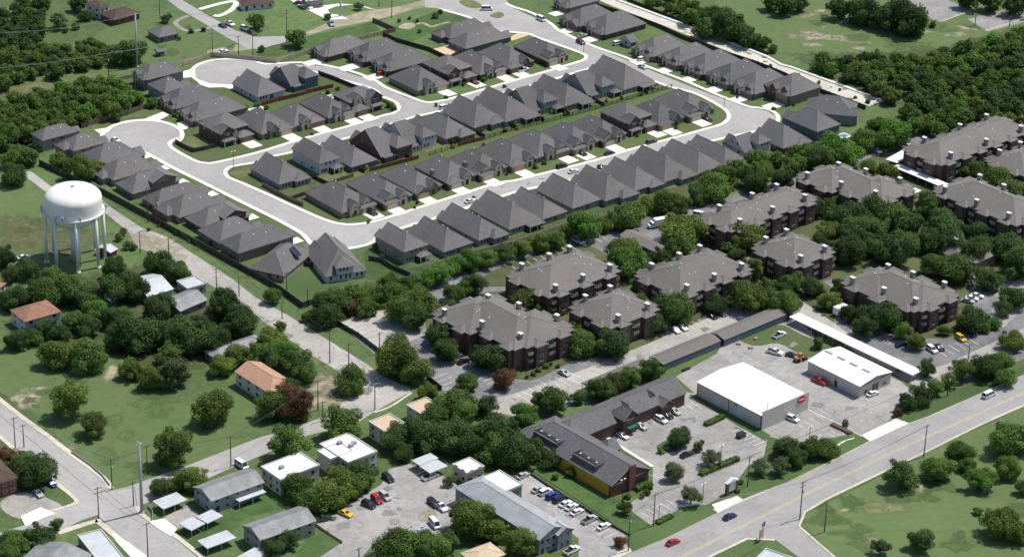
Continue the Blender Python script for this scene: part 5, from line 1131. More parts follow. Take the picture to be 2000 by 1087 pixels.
trees('in the subdivision gardens', '715,326,6w 740,316,5w 805,308,6w 885,285,6w 946,282,6w 1005,240,6w 1060,230,5w 1078,218,5w 1104,222,5w 1135,205,5w 1185,195,5w 1215,190,5w 1252,183,5w 1282,165,4w 772,300,5w 940,300,5w 852,205,5h 945,155,7h 955,150,6h 985,168,5h 905,165,5h 870,190,5h 565,230,6h 590,250,5h 655,215,5h 760,205,9h 770,212,7h 750,198,6h 540,245,6h 490,265,5h 610,262,4h 690,420,5h 720,432,5h 815,395,5h 810,405,4h 925,385,4h 990,340,4h 1045,325,7h 1062,318,6h 1130,295,5h 1170,285,4h 1245,265,5h 1320,250,5h 1335,235,4h 1465,178,6h 1440,190,4h 1400,165,5h 1360,150,5h 1510,212,5h 1550,205,4h 1280,120,4h 1190,65,4h 620,95,6h 630,98,5h 700,120,5h 735,118,5h 765,115,4h 960,132,4h 1040,125,4h 850,30,7m 860,22,6m 780,40,4m 800,35,4m 820,60,5m 815,40,4m 940,255,4h 985,255,6h 960,252,5h 1010,250,5w 880,262,6h 395,230,6h 420,222,5h 355,232,7h 340,225,6h 500,205,7h 520,210,6h 480,210,6h 640,180,6h 625,172,5m 660,172,5m 600,177,6h 290,448,5h 312,440,4h 345,455,6h 370,470,5h 410,475,5h 440,485,4h 560,480,4h 735,480,8m 745,500,6m 870,505,7h 910,490,5h 1450,275,7h 1415,282,5h 1695,198,6h 1670,190,4h 1640,175,4h 1560,145,4w 1505,128,5w 1600,160,4w 1415,68,6h 1360,90,5h', 'shrub')
trees('at the apartment entrances', '1042,730,6h 1052,722,7h 1065,715,7h 1075,710,6h 1090,715,6h 1030,735,5h 1245,650,7h 1235,655,5h 1872,640,6h 1930,620,8h 1940,640,8h 1905,640,7h', 'shrub')
trees('around the strip mall', '1262,960,9h 1270,950,8h 1255,968,7h 1225,968,8h 1290,880,8h 1448,940,7h 1440,958,6h 1180,855,5h 1178,862,5h 1370,862,6h 1085,930,8m 1120,920,10m', 'shrub')
def hedge(label, s, w, h):
    o = strip('hedge', s, w, 0, h, 'leaf_mid', sm=0, kind=None); tag(o, label, 'hedge')
    P = pts(s); rn = random.Random(len(label)); b = MB()
    for A, B_ in zip(P, P[1:]):
        d = (B_ - A); L = d.length; d /= L; n = Vector((-d.y, d.x, 0))
        for k in range(int(L * 60)):
            q = A + d * rn.uniform(-.2, L + .2) + n * rn.uniform(-.15, w + .15); z = h + rn.uniform(-.1, .2) if rn.random() < .6 else rn.uniform(.1, h)
            if z < h - .1: q = A + d * rn.uniform(-.2, L + .2) + n * (rn.choice((-.1, w + .1)) + rn.uniform(-.12, .12))
            u = Vector((rn.gauss(0, 1), rn.gauss(0, 1), rn.gauss(0, .5))).normalized() * .22; v2 = Vector((rn.gauss(0, 1), rn.gauss(0, 1), rn.gauss(0, .5))).normalized() * .22
            c = Vector((q.x, q.y, z)); b.face([c - u, c - v2, c + u, c + v2])
    b.build('foliage', 'leaf_mid', o)
hedge('long clipped hedge beside the mall entrance drive', '1372,930 1445,899', 1.8, 1.1)
hedge('clipped hedge at the upper edge of the mall car park', '1382,833 1416,817', 1.8, 1.1)
hedge('short hedge by the mall pole sign on the verge', '1287,1025 1315,1011', 1.6, 1.0)
hedge('clipped hedge against the brick gable', '1247,960 1273,948', 1.8, 1.3)
plant_all()
# ------------------------------------------------------------------ vehicles
def car_proto(kind):
    L, Wd, H = dict(sedan=(4.7, 1.82, 1.45), suv=(4.8, 1.92, 1.78), pickup=(5.7, 2.0, 1.85), van=(5.3, 2.0, 2.1), small=(4.0, 1.72, 1.48))[kind]
    h = Wd / 2; zb, zs = .28, dict(sedan=.86, suv=1.02, pickup=1.08, van=1.1, small=.9)[kind]
    prof = dict(sedan=[(-.5, .72), (-.47, .8), (-.22, .92), (.2, .92), (.47, .78), (.5, .6)], suv=[(-.5, .9), (-.48, 1.0), (.2, 1.02), (.46, .92), (.5, .7)], pickup=[(-.5, 1.05), (.2, 1.08), (.46, 1.0), (.5, .75)], van=[(-.5, 1.0), (.3, 1.1), (.48, .9), (.5, .65)], small=[(-.5, .8), (-.46, .92), (.22, .94), (.48, .8), (.5, .6)])[kind]
    cab = dict(sedan=(-.40, -.25, .02, .24), suv=(-.49, -.44, .08, .26), pickup=(-.10, -.06, .10, .24), van=(-.49, -.46, .22, .38), small=(-.47, -.38, .06, .28))[kind]
    b = MB()
    for s in (-1, 1):                                       # body sides, deck
        P = [(x * L, s * h, z) for x, z in prof]; Q = [(.5 * L, s * h, zb), (-.5 * L, s * h, zb)]
        f = P + Q; b.face(f if s < 0 else f[::-1]) if False else b.face(f[::-1] if s < 0 else f)
    ring_ = [(x * L, z) for x, z in prof] + [(.5 * L, zb), (-.5 * L, zb)]
    for i in range(len(ring_)):
        a, c = ring_[i - 1], ring_[i]; b.face([(a[0], -h, a[1]), (c[0], -h, c[1]), (c[0], h, c[1]), (a[0], h, a[1])][::-1])
    x0, x1, x2, x3 = [t * L for t in cab]; hi = h * .78; zr = H
    b.face([(x1, -hi, zr), (x2, -hi, zr), (x2, hi, zr), (x1, hi, zr)])
    b.box(x1, x2, -hi, hi, zr - .1, zr - .004)
    if kind == 'pickup': b.box(-.47 * L, -.12 * L, -h + .12, h - .12, .7, 1.09, 1)
    body = b
    g = MB(); z0 = zs - .02
    A = [(x0, -h * .95, z0), (x3, -h * .95, z0), (x3, h * .95, z0), (x0, h * .95, z0)]; B_ = [(x1, -hi, zr - .06), (x2, -hi, zr - .06), (x2, hi, zr - .06), (x1, hi, zr - .06)]
    for i in range(4): j = (i + 1) % 4; g.face([A[i], A[j], B_[j], B_[i]])
    pl = MB()                                                # pillars in body colour
    for i in range(4): pl.tube(A[i], B_[i], .05, .05, 4)
    for s in (-1, 1):
        for t in ((.45,) if kind in ('sedan', 'small', 'pickup') else (.35, .68)):
            pl.tube((x0 + (x3 - x0) * t, s * h * .95, z0), (x1 + (x2 - x1) * t, s * hi, zr - .06), .05, .05, 4)
    return body, g, pl, L, h
CPR = {}
for kd in ('sedan', 'suv', 'pickup', 'van', 'small'):
    body, g, pl, L, h = car_proto(kd)
    w = MB(); w.tube((0, -.11, 0), (0, .11, 0), .34, .34, 12); w.tube((0, -.115, 0), (0, .115, 0), .19, .19, 8, 1)
    hl = MB(); hl.box(-.03, .03, -.2, .2, -.09, .09)
    CPR[kd] = dict(body=body, glass=g.mesh('window', ['glass']), pillar=pl, wheel=w.mesh('wheel', ['rubber', 'chrome']), lamp=hl.mesh('headlight', ['lamp_glass']), tail=hl.mesh('tail_light', ['red_sign']), L=L, h=h, cache={})
CARG = {}
def car(x, y, dx, dy, kind, colour, label):
    pr = CPR[kind]; p = G(x, y); d = G(x + dx, y + dy) - p; rot = math.atan2(d.y, d.x)
    cat = {'sedan': 'car', 'suv': 'car', 'small': 'car', 'pickup': 'pickup truck', 'van': 'van'}[kind]
    p.z = .06 if True else 0
    o = empty('parked_car' if cat == 'car' else 'pickup_truck' if kind == 'pickup' else 'van', p, rot, label, cat)
    if colour not in pr['cache']:
        pr['cache'][colour] = (pr['body'].mesh('body', ['car_' + colour, 'rubber']), pr['pillar'].mesh('pillars', ['car_' + colour]))
    def add(n, me, loc=(0, 0, 0)):
        c = bpy.data.objects.new(n, me); COL.objects.link(c); c.parent = o; c.location = loc; return c
    bm_, pm = pr['cache'][colour]; add('body', bm_); add('window', pr['glass']); add('pillars', pm)
    L, h = pr['L'], pr['h']
    for a in (-.3, .31):
        for s in (-1, 1): add('wheel', pr['wheel'], (a * L, s * (h - .06), .34))
    for s in (-1, 1): add('headlight', pr['lamp'], (.5 * L, s * h * .68, .66)); add('tail_light', pr['tail'], (-.5 * L, s * h * .7, .74))
    return o
Aw, Bw = (1, -.28), (.9, .42)
CARS = [
 (226, 276, *Bw, 'sedan', 'white', 'white car parked in the left turning circle'),
 (745, 147, *Aw, 'suv', 'red', 'red car on a driveway of the upper curve'), (927, 163, *Bw, 'sedan', 'maroon', 'maroon car on the driveway of the stone-columned house'),
 (868, 212, *Aw, 'suv', 'white', 'white car at the kerb of the middle street junction'), (1057, 40, *Bw, 'van', 'white', 'white van parked on the upper entry road'),
 (1138, 72, *Aw, 'sedan', 'silver', 'pale car on a driveway above the maroon one'), (1134, 85, *Bw, 'suv', 'maroon', 'maroon car parked on the entry road kerb'),
 (1206, 87, *Aw, 'suv', 'white', 'white car in front of the detached garage'), (1254, 118, *Aw, 'suv', 'white', 'white car on the driveway beside pale garage house'),
 (1255, 133, *Bw, 'sedan', 'silver', 'pale car parked along the entry road kerb'), (1382, 235, *Bw, 'sedan', 'black', 'black car on the corner driveway by the street bulb'),
 (1272, 280, *Aw, 'suv', 'grey', 'dark grey car farthest up the lower street'), (1190, 302, *Aw, 'sedan', 'navy', 'dark blue car on the lower street'),
 (1137, 302, *Bw, 'sedan', 'black', 'black car on a driveway above the dark blue one'), (1097, 328, *Aw, 'suv', 'black', 'black car opposite the white one on the lower street'),
 (1120, 337, *Aw, 'sedan', 'white', 'white car opposite the black one on the lower street'), (1175, 330, *Bw, 'small', 'grey', 'dark car half hidden behind a steep roof'),
 (727, 418, *Bw, 'suv', 'black', 'black car on the corner house driveway'), (919, 395, *Aw, 'sedan', 'white', 'white car alone on the lower street, left part'),
 (1022, 139, *Aw, 'pickup', 'white', 'white pickup by the shaded porch on the middle street'),
 (435, 53, *Bw, 'sedan', 'navy', 'dark car on the top left lane'), (449, 49, 1, .5, 'pickup', 'white', 'white pickup crossing the top left lane'), (478, 58, *Bw, 'suv', 'white', 'white car parked on the lane beside a tree'),
 (494, 67, *Bw, 'sedan', 'grey', 'grey car at the lane edge below the white one'), (436, 103, 1, -.2, 'sedan', 'white', 'white car behind the masonry fence'), (601, 16, *Bw, 'pickup', 'white', 'white pickup at the pale blue house'),
 (585, 8, 1, 0, 'sedan', 'maroon', 'dark red car beside the pale blue house'), (647, 49, .3, .4, 'pickup', 'silver', 'silver pickup on the dirt track'), (951, 20, 1, 0, 'van', 'white', 'white van at the gated entrance'),
 (1160, 459, .9, .45, 'suv', 'white', 'white car in the bays beside the boundary hedge'), (1129, 473, .9, .45, 'van', 'white', 'white van left of it in the boundary bays'), (1205, 446, .9, .35, 'sedan', 'silver', 'silver car under trees near the box truck'),
 (1352, 403, .3, .5, 'sedan', 'navy', 'dark blue car between trees above the box truck'), (1367, 423, 1, .2, 'van', 'white', 'white van at the apartment corner'), (1302, 467, 1, -.2, 'sedan', 'silver', 'silver car below the box truck'), (1300, 448, 1, -.2, 'sedan', 'grey', 'grey car beside the box truck'),
 (1712, 297, .9, .5, 'sedan', 'white', 'white car left of the yellow car'), (1725, 293, .9, .5, 'sedan', 'yellow', 'yellow car in the upper right lot'), (1692, 296, .9, .4, 'sedan', 'black', 'black car at the left end of the upper right lot'),
 (1752, 286, .9, .3, 'sedan', 'black', 'black car right of the yellow one'), (1767, 282, .9, .3, 'sedan', 'silver', 'silver car at the wall of the upper right block'),
 (1102, 731, .8, .42, 'sedan', 'silver', 'silver car alone in the striped bays of the nearest block'), (1319, 647, .7, .5, 'sedan', 'white', 'white car, left of a pair by dark tree'), (1334, 642, .7, .5, 'sedan', 'white', 'white car, right of a pair by dark tree'),
 (1391, 619, .7, .45, 'sedan', 'black', 'black car beside covered parking, left of two'), (1408, 614, .7, .45, 'sedan', 'grey', 'dark grey car beside covered parking, right of two'), (890, 697, 1, -.4, 'sedan', 'white', 'white car under the rusty tree'), (905, 708, 1, -.4, 'sedan', 'black', 'black car in tree shade by rusty tree'),
 (1650, 624, .6, .5, 'sedan', 'black', 'black car next to the white box trailer'), (1661, 630, .6, .5, 'suv', 'black', 'black car second from the white box trailer'), (1673, 636, .6, .5, 'sedan', 'grey', 'grey car third from the white box trailer'),
 (1760, 675, 1, -.3, 'sedan', 'navy', 'dark car in bays left of the round tree'), (1820, 685, .7, .5, 'suv', 'white', 'white car right of the round tree'), (1834, 681, .7, .5, 'sedan', 'black', 'black car beside it, partly hidden by the white one'), (1876, 663, .7, .5, 'suv', 'yellow', 'yellow car below the right-hand apartments'), (1897, 652, .7, .5, 'suv', 'black', 'black car right of the yellow one, by bushes'),
 (1898, 585, 1, .2, 'sedan', 'white', 'white car in the lot at the right edge, upper'), (1890, 590, 1, .2, 'sedan', 'silver', 'silver car in the lot at the right edge, lower'), (1908, 580, 1, .2, 'sedan', 'white', 'white car farthest right beside the apartment end'),
 (1522, 657, .9, -.4, 'pickup', 'white', 'white flatbed truck on the weedy grass'), (1513, 690, 1, .25, 'pickup', 'white', 'white pickup on the dirt yard'), (1547, 696, 1, .2, 'sedan', 'black', 'wrecked dark car beside the loader'), (1600, 747, .9, .4, 'pickup', 'red', 'red pickup beside the small warehouse'),
 (1704, 771, 1, -.4, 'sedan', 'white', 'white car at the small warehouse door'), (1291, 822, .8, .45, 'suv', 'white', 'white car in front of mall, tallest'), (1303, 813, .8, .45, 'sedan', 'black', 'black car in front of the brick mall entrance'), (1318, 806, .8, .45, 'sedan', 'silver', 'silver car at the upper end of the mall bays'),
 (1252, 835, .8, .45, 'sedan', 'silver', 'silver car, second from left at the mall'), (1216, 853, .8, .45, 'sedan', 'white', 'white car nearest the mall inner corner'), (1341, 890, 1, -.4, 'sedan', 'black', 'black car in the middle of the mall car park'), (1312, 876, 1, -.4, 'sedan', 'black', 'black car under the car park tree'),
 (1547, 820, 1, .4, 'suv', 'white', 'white car beside the large warehouse front'), (1021, 931, 1, -.5, 'sedan', 'silver', 'silver car alone at the head of the narrow lot'),
 (1314, 1061, 1, -.45, 'sedan', 'red', 'red car driving on the highway'), (1425, 1011, 1, -.45, 'sedan', 'navy', 'dark car driving on the highway'), (1931, 774, 1, -.45, 'van', 'white', 'white van driving on the highway'),
 (758, 936, .5, .4, 'suv', 'black', 'black car under trees by the commercial yard'), (675, 1005, .8, .35, 'sedan', 'yellow', 'yellow car on the commercial yard'), (720, 988, .8, .35, 'suv', 'black', 'black car left of the red one'), (736, 978, .6, .5, 'suv', 'red', 'red car on the commercial yard'), (752, 972, .6, .5, 'suv', 'silver', 'silver car right of the red one'),
 (840, 933, 1, -.4, 'pickup', 'white', 'white pickup in front of the double carport'), (846, 985, .6, .5, 'suv', 'black', 'black car beside the grey building, left'), (861, 992, .6, .5, 'pickup', 'white', 'white pickup beside the grey building'), (849, 1026, .4, .5, 'van', 'white', 'white van in the lower commercial yard'), (629, 1016, 1, -.2, 'pickup', 'green', 'dark green pickup behind the stained-roof house'),
 (75, 966, .5, .5, 'sedan', 'silver', 'silver car on the gravel yard at left'), (100, 947, .5, .3, 'small', 'blue', 'blue car in tree shade at left'), (472, 911, .6, .4, 'van', 'white', 'white van behind the stained-roof house'), (47, 505, 1, -.2, 'sedan', 'white', 'white car under trees left of the tower'), (1117, 1077, 1, -.5, 'pickup', 'white', 'white pickup beside the gable entrance'),
]
for q in CARS: car(*q)
for i, (x, y, kd, cl, t) in enumerate([(1051, 958, 'sedan', 'silver', 'silver car, first from the top'), (1065, 963, 'suv', 'white', 'white car, second from the top'), (1079, 971, 'suv', 'blue', 'bright blue car, third from the top'), (1092, 977, 'suv', 'navy', 'dark blue car, fourth from the top'), (1105, 986, 'sedan', 'white', 'white car, fifth from the top'), (1116, 992, 'sedan', 'white', 'white car, sixth from the top'), (1127, 1002, 'sedan', 'white', 'white car, seventh from the top'), (1151, 1017, 'pickup', 'silver', 'silver pickup, eighth from the top'), (1179, 1030, 'sedan', 'white', 'white car, last and nearest the highway')]):
    o = car(x, y, 1, -.5, kd, cl, t + ' in the angled row'); o['group'] = 'vehicles in the angled row beside the grey building'
def box_truck(x, y, dx, dy, label, L=8.0, cab=True, name='box_truck', cat='truck'):
    p = G(x, y); d = G(x + dx, y + dy) - p; o = empty(name, p, math.atan2(d.y, d.x), label, cat)
    b = MB(); b.box(-L / 2, L / 2 - (2.4 if cab else 0), -1.2, 1.2, .9, 3.5); b.build('cargo_box', 'white_paint', o)
    if cab:
        b = MB(); x0 = L / 2 - 2.3; b.box(x0, x0 + 1.3, -1.1, 1.1, .5, 2.5); b.box(x0 + 1.3, x0 + 2.3, -1.0, 1.0, .5, 1.5); b.build('cab', 'white_paint', o)
        b = MB(); b.box(x0 + 1.3, x0 + 1.34, -.95, .95, 1.55, 2.35); b.box(x0 + .4, x0 + 1.1, -1.12, 1.12, 1.6, 2.3); b.build('window', 'glass', o)
        b = MB(); b.box(-1.6, .2, -1.23, -1.2, 1.9, 2.7); b.build('side_marking', 'green_awning', o)
    for a in (-L / 2 + 1.3, L / 2 - 1.4):
        for s in (-1, 1):
            b = MB(); b.tube((a, s * 1.0 - .14, .45), (a, s * 1.0 + .14, .45), .45, .45, 12); b.build('wheel', 'rubber', o)
    return o
box_truck(1285, 443, -.6, .1, 'white box truck with green mark among the apartment trees'); box_truck(1641, 614, 1, -.4, 'white box trailer parked by the apartment wall', 5.5, False, 'box_trailer', 'trailer')
# loader, dumpster, debris trailer
p = G(1562, 704); o = empty('wheel_loader', p, .6, 'brown wheel loader parked behind the small warehouse', 'loader')
b = MB(); b.box(-2, .6, -.9, .9, .8, 1.8); b.build('body', 'car_orange', o); b = MB(); b.box(-.6, .6, -.7, .7, 1.8, 2.9); b.build('cab', 'car_orange', o); b = MB(); b.box(-.5, .62, -.72, .72, 2.0, 2.6); b.build('window', 'glass', o)
b = MB(); b.tube((.4, -.5, 1.6), (2.6, -.5, .9), .12, .12, 5); b.build('arm', 'car_orange', o); b = MB(); b.tube((.4, .5, 1.6), (2.6, .5, .9), .12, .12, 5); b.build('arm', 'car_orange', o)
b = MB(); b.face([(2.5, -1.1, .3), (3.3, -1.1, .2), (3.3, 1.1, .2), (2.5, 1.1, .3)]); b.face([(2.5, 1.1, .3), (2.5, 1.1, 1.2), (2.5, -1.1, 1.2), (2.5, -1.1, .3)]); b.face([(2.5, -1.1, .3), (2.5, -1.1, 1.2), (3.3, -1.1, .2)]); b.face([(2.5, 1.1, .3), (3.3, 1.1, .2), (2.5, 1.1, 1.2)]); b.build('bucket', 'steel', o)
for a in (-1.3, .9):
    for s in (-1, 1): b = MB(); b.tube((a, s * .95 - .25, .7), (a, s * .95 + .25, .7), .7, .7, 14); b.build('wheel', 'rubber', o)
p = G(1447, 853); o = empty('dumpster', p, .7, 'dark green dumpster at the edge of the mall car park', 'dumpster')
b = MB(); b.box(-1.3, 1.3, -1.0, 1.0, .15, 1.5); b.build('bin', 'car_green', o); b = MB(); b.box(-1.35, 1.35, -1.05, 1.05, 1.51, 1.6); b.build('lid', 'iron', o)
p = G(822, 1038); o = empty('trailer', p, .5, 'low trailer loaded with pale debris in the commercial yard', 'trailer')
b = MB(); b.box(-2.4, 2.4, -1, 1, .5, .8); b.build('deck', 'steel', o); rn = random.Random(3)
for s in (-1, 1): b = MB(); b.tube((0, s * 1.05 - .1, .36), (0, s * 1.05 + .1, .36), .36, .36, 10); b.build('wheel', 'rubber', o)
b = MB()
for k in range(18):
    x, y, z = rn.uniform(-2, 2), rn.uniform(-.8, .8), .82 + rn.uniform(0, .6); q = rn.uniform(.15, .45); b.box(x - q, x + q, y - q * .6, y + q * .6, z, z + q * .5)
b.build('load', 'metal_pale', o); o['kind'] = None if False else o.get('kind', ''); del o['kind']
for i, (x, y, t) in enumerate([(1442, 672, 'flat pallet stack on the weedy grass, left'), (1466, 680, 'flat pallet stack on the weedy grass, right'), (1476, 662, 'flat pallet stack nearest the covered parking')]):
    p = G(x, y); b = MB(); [b.box(-.7, .7, -.6, .6, .12 * k, .12 * k + .08) for k in range(5)]
    tag(b.build('pallet_stack', 'pallet', None, p, .4 * i), t, 'pallets', 'pallet stacks in the yard')

# ------------------------------------------------------------------ poles, lamps, wires
def hpx(x, y, h): return h * mpp(x, y) / math.cos(rad(27))
PL = {}
def pole(x, y, h, label, arms=1, kind='utility'):
    p = G(x, y); H = hpx(x, y, h); r = .17
    nm = {'utility': 'utility_pole', 'steel': 'steel_pole', 'lamp': 'street_lamp'}[kind]
    o = empty(nm, p, rad(41), label, {'utility': 'utility pole', 'steel': 'pylon', 'lamp': 'street lamp'}[kind])
    b = MB()
    if kind == 'steel': b.tube((0, 0, 0), (0, 0, H), .52, .3, 14); b.tube((0, 0, 0), (0, 0, .4), .85, .85, 12)
    elif kind == 'lamp': b.tube((0, 0, 0), (0, 0, H), .11, .08, 8)
    else: b.tube((0, 0, 0), (0, 0, H), .19, .13, 8)
    b.build('pole', {'utility': 'pole_wood', 'steel': 'steel' if y < 500 else 'metal_grey', 'lamp': 'iron'}[kind], o)
    if kind == 'utility':
        for k in range(arms):
            b = MB(); z = H - .5 - 1.2 * k; b.box(-1.2, 1.2, -.2, -.08, z, z + .14); c = b.build('crossarm', 'pole_wood', o)
            for t in (-1.05, -.45, .45, 1.05): b = MB(); b.tube((t, -.14, z + .14), (t, -.14, z + .4), .07, .05, 6); b.build('insulator', 'siding_pale', c)
        if arms > 1: b = MB(); b.tube((.35, 0, H - 4), (.35, 0, H - 2.9), .28, .28, 10); b.build('transformer', 'steel', o)
    elif kind == 'steel':
        b = MB(); b.box(-1.1, 1.1, -.12, .12, H - .5, H - .3); b.box(-.12, .12, -1.1, 1.1, H + .01, H + .15); b.build('top_bracket', 'steel', o)
    else:
        b = MB(); b.box(-.8, .8, -.05, .05, H, H + .1); c = b.build('lamp_arm', 'iron', o)
        for s in (-.7, .7): b = MB(); b.box(s - .3, s + .3, -.2, .2, H + .11, H + .28); b.build('lamp_head', 'lamp_glass', c)
    PL[(x, y)] = (p, H); return o
pole(268, 131, 99, 'tall pale steel pole on the upper left grass', kind='steel'); pole(277, 1000, 139, 'tall grey steel pole at the street corner', kind='steel'); pole(665, 32, 34, 'pale steel pole inside the driveway loop', kind='steel')
for q in [(212, 152, 46, 'utility pole at the upper edge of the left wood', 2), (415, 110, 45, 'utility pole behind the masonry fence, left of three', 1), (466, 107, 35, 'utility pole behind the masonry fence, middle of three', 1), (494, 111, 42, 'utility pole behind the masonry fence, right of three', 1),
 (312, 30, 32, 'utility pole by the top left lane', 1), (560, 85, 62, 'utility pole beside the lone bush near the dirt track', 2), (765, 35, 38, 'utility pole at the dirt track by the park', 1), (740, 13, 20, 'utility pole cut by the top edge', 1),
 (116, 305, 25, 'short utility pole in the olive trees by the old fence', 1), (289, 434, 67, 'utility pole against the long dark fence, left of the pair', 1), (307, 444, 61, 'utility pole against the long dark fence, right of the pair', 2), (274, 494, 42, 'bare utility pole on the gravel patch', 1), (330, 504, 40, 'utility pole in the middle of the old road', 1),
 (423, 567, 44, 'utility pole on the old road above the tin roofs', 1), (467, 579, 40, 'utility pole on the old road by dark trees', 1), (560, 581, 50, 'utility pole in the fenced corner, left', 1), (601, 600, 36, 'utility pole in the fenced corner, right', 1), (551, 622, 34, 'utility pole over the small bush on the old road', 1),
 (644, 709, 63, 'tall utility pole on the bare ground by the old road', 1), (681, 711, 42, 'utility pole behind the round roadside tree', 1), (741, 690, 42, 'utility pole at the walled car park', 1), (732, 800, 62, 'utility pole at the end of the old road', 1), (621, 801, 60, 'utility pole on the sandy verge', 1), (630, 822, 40, 'short utility pole below the sandy verge', 1),
 (30, 875, 62, 'utility pole on the left street, left of two', 1), (47, 873, 46, 'utility pole on the left street, right of two', 1), (219, 955, 62, 'utility pole on the grassy street corner', 2), (288, 927, 60, 'utility pole beside the corner tree', 1), (261, 987, 50, 'utility pole beside the tall steel pole', 1), (193, 1012, 64, 'utility pole on the traffic corner at left', 1), (289, 1087, 70, 'utility pole cut by the bottom edge', 1), (451, 911, 62, 'utility pole behind the stained grey house', 1),
 (1276, 1027, 66, 'leaning-wire utility pole on the mall verge', 1), (1227, 1075, 78, 'utility pole at the end of the angled car row', 2), (1460, 950, 62, 'utility pole beside the mall sign', 1), (1562, 1013, 76, 'utility pole on the highway corner', 2), (1610, 1038, 64, 'utility pole in the field corner', 1), (1804, 892, 64, 'utility pole on the field edge of the highway', 1), (1850, 774, 50, 'utility pole on the verge beside the warehouses', 2), (1891, 702, 30, 'utility pole in the right-hand bushes', 1), (701, 1087, 20, 'utility pole top in the commercial yard', 1), (1904, 51, 38, 'utility pole at the far right car park', 1), (1971, 53, 20, 'utility pole at the top right corner', 1)]: pole(*q)
for q in [(1215, 977, 42, 'twin lamp post by the brick gable'), (1372, 980, 36, 'lamp post at the mall entrance'), (1407, 902, 32, 'lamp post by the long hedge'), (1580, 862, 28, 'lamp post behind the verge trees'), (1286, 1020, 34, 'lamp post near the short hedge'), (456, 332, 34, 'street lamp at the island corner'), (1140, 103, 18, 'street lamp on the entry road corner'), (1414, 212, 20, 'street lamp near the street bulb'), (1880, 715, 16, 'lamp post among the right-hand bushes'), (1496, 830, 42, 'lamp post at the corner of the large warehouse')]: pole(*q, kind='lamp')
def B_G(t): return 'high' in t or 'left' in t
def wire(label, A, Bq, n=2, sag=.9, z0=None, z1=None):
    b = MB()
    pa, ha = PL[A] if A in PL else (G(*A), z0); pb, hb = PL[Bq] if Bq in PL else (G(*Bq), z1)
    for k in range(n):
        off = Vector((math.cos(rad(41)), math.sin(rad(41)), 0)) * (-1 + 2 * k / max(1, n - 1)) * 1.0
        P = [pa.lerp(pb, t / 10) + off + Vector((0, 0, (ha - .1) * (1 - t / 10) + (hb - .1) * t / 10 - sag * 4 * (t / 10) * (1 - t / 10))) for t in range(11)]
        for p, q in zip(P, P[1:]): b.tube(p, q, .04, .04, 4, 0, False)
    tag(b.build('power_line', 'steel' if z1 == 20 or B_G(label) else 'pole_wood'), label, 'power line', 'overhead lines')
for A, B_, t in [((212, 152), (-60, 190), 'power line running off the left edge over the wood'), ((212, 152), (415, 110), 'power line over the upper left grass'), ((415, 110), (494, 111), 'power line behind the masonry fence'), ((494, 111), (560, 85), 'power line over the green strip'), ((289, 434), (116, 305), 'power line along the dark fence, far span'), ((307, 444), (423, 567), 'power line over the old road, upper span'), ((423, 567), (467, 579), 'power line over the old road, short span'), ((467, 579), (551, 622), 'power line over the old road, middle span'), ((551, 622), (644, 709), 'power line over the old road, lower span'), ((644, 709), (732, 800), 'power line crossing the round roadside tree'), ((732, 800), (621, 801), 'power line across the road end'), ((621, 801), (451, 911), 'power line over the purple-brown tree'), ((451, 911), (288, 927), 'power line beside the cross street'), ((288, 927), (219, 955), 'power line at the grassy corner'), ((219, 955), (30, 875), 'power line along the left street'), ((193, 1012), (289, 1087), 'power line over the bottom street'), ((1227, 1075), (1276, 1027), 'power line along the mall verge, first span'), ((1276, 1027), (1460, 950), 'power line along the mall verge, long span'), ((1460, 950), (1850, 774), 'power line in front of the warehouses'), ((1562, 1013), (1804, 892), 'power line along the field edge'), ((1562, 1013), (1227, 1075), 'power line crossing the highway')]:
    wire(t, A, B_, 1 if 'masonry' in t else 2, 1.0, 12, 12)
wire('high power line across the upper left meadow', (268, 131), (-60, 150), 2, 3, None, 20); wire('high power line from the pale steel pole to the drive loop', (268, 131), (665, 32), 2, 3)

# ------------------------------------------------------------------ fences and walls
def fence(label, s, h, m, t=.12, name='fence', post=2.6, open_=False, cat='fence'):
    P = pts(s); c = sum(P, Vector()) / len(P); c.z = 0
    o = empty(name, c, 0, label, cat); b = MB(); pw = MB()
    for A, B_ in zip(P, P[1:]):
        d = (B_ - A); L = d.length; d /= L; n = Vector((-d.y, d.x, 0)) * t / 2; A2, B2 = A - c, B_ - c
        spans = [(.05, h)] if not open_ else [(.25, .37), (h * .52, h * .52 + .12), (h - .14, h)]
        for z0, z1 in spans: b.prism([A2 - n, B2 - n, B2 + n, A2 + n], z0, z1)
        if open_:
            k = int(L / .45)
            for i in range(k): q = A2 + d * (i + .5) * L / k; b.prism([q - n * .6 - d * .035, q - n * .6 + d * .035, q + n * .6 + d * .035, q + n * .6 - d * .035], .1, h)
        k = max(1, int(L / post))
        for i in range(k + 1):
            q = A2 + d * L * i / k; w = .1 if not open_ else .08
            pw.prism([q - n - d * w - n.normalized() * .05, q - n + d * w - n.normalized() * .05, q + n + d * w + n.normalized() * .05, q + n - d * w + n.normalized() * .05], 0, h + .12)
    b.build('panels', m, o); f = pw.build('posts', m, o); f['kind'] = 'stuff'
    return o
fence('long dark board fence beside the old road, from the wood to the corner', '77,322 140,352 205,381 252,406 300,432 350,460 400,487 450,515 500,542 548,570 590,601', 2.3, 'wood_dark')
fence('dark board fence closing the bottom corner towards the apartments', '590,601 640,585 700,566', 2.2, 'wood_dark')
fence('pale masonry wall above the upper turning circle', '357,130 412,111 450,114 490,118 540,124 580,112 625,98 700,80 748,68', 2.1, 'masonry', .2, 'masonry_wall', 3.5, cat='wall')
fence('grey board fence around the park corner', '748,68 772,62 745,50 728,43', 2.0, 'wood', .12)
fence('dark fence between park and stepped houses', '748,70 775,82 810,92 838,100 876,118 899,104', 1.9, 'wood_dark')
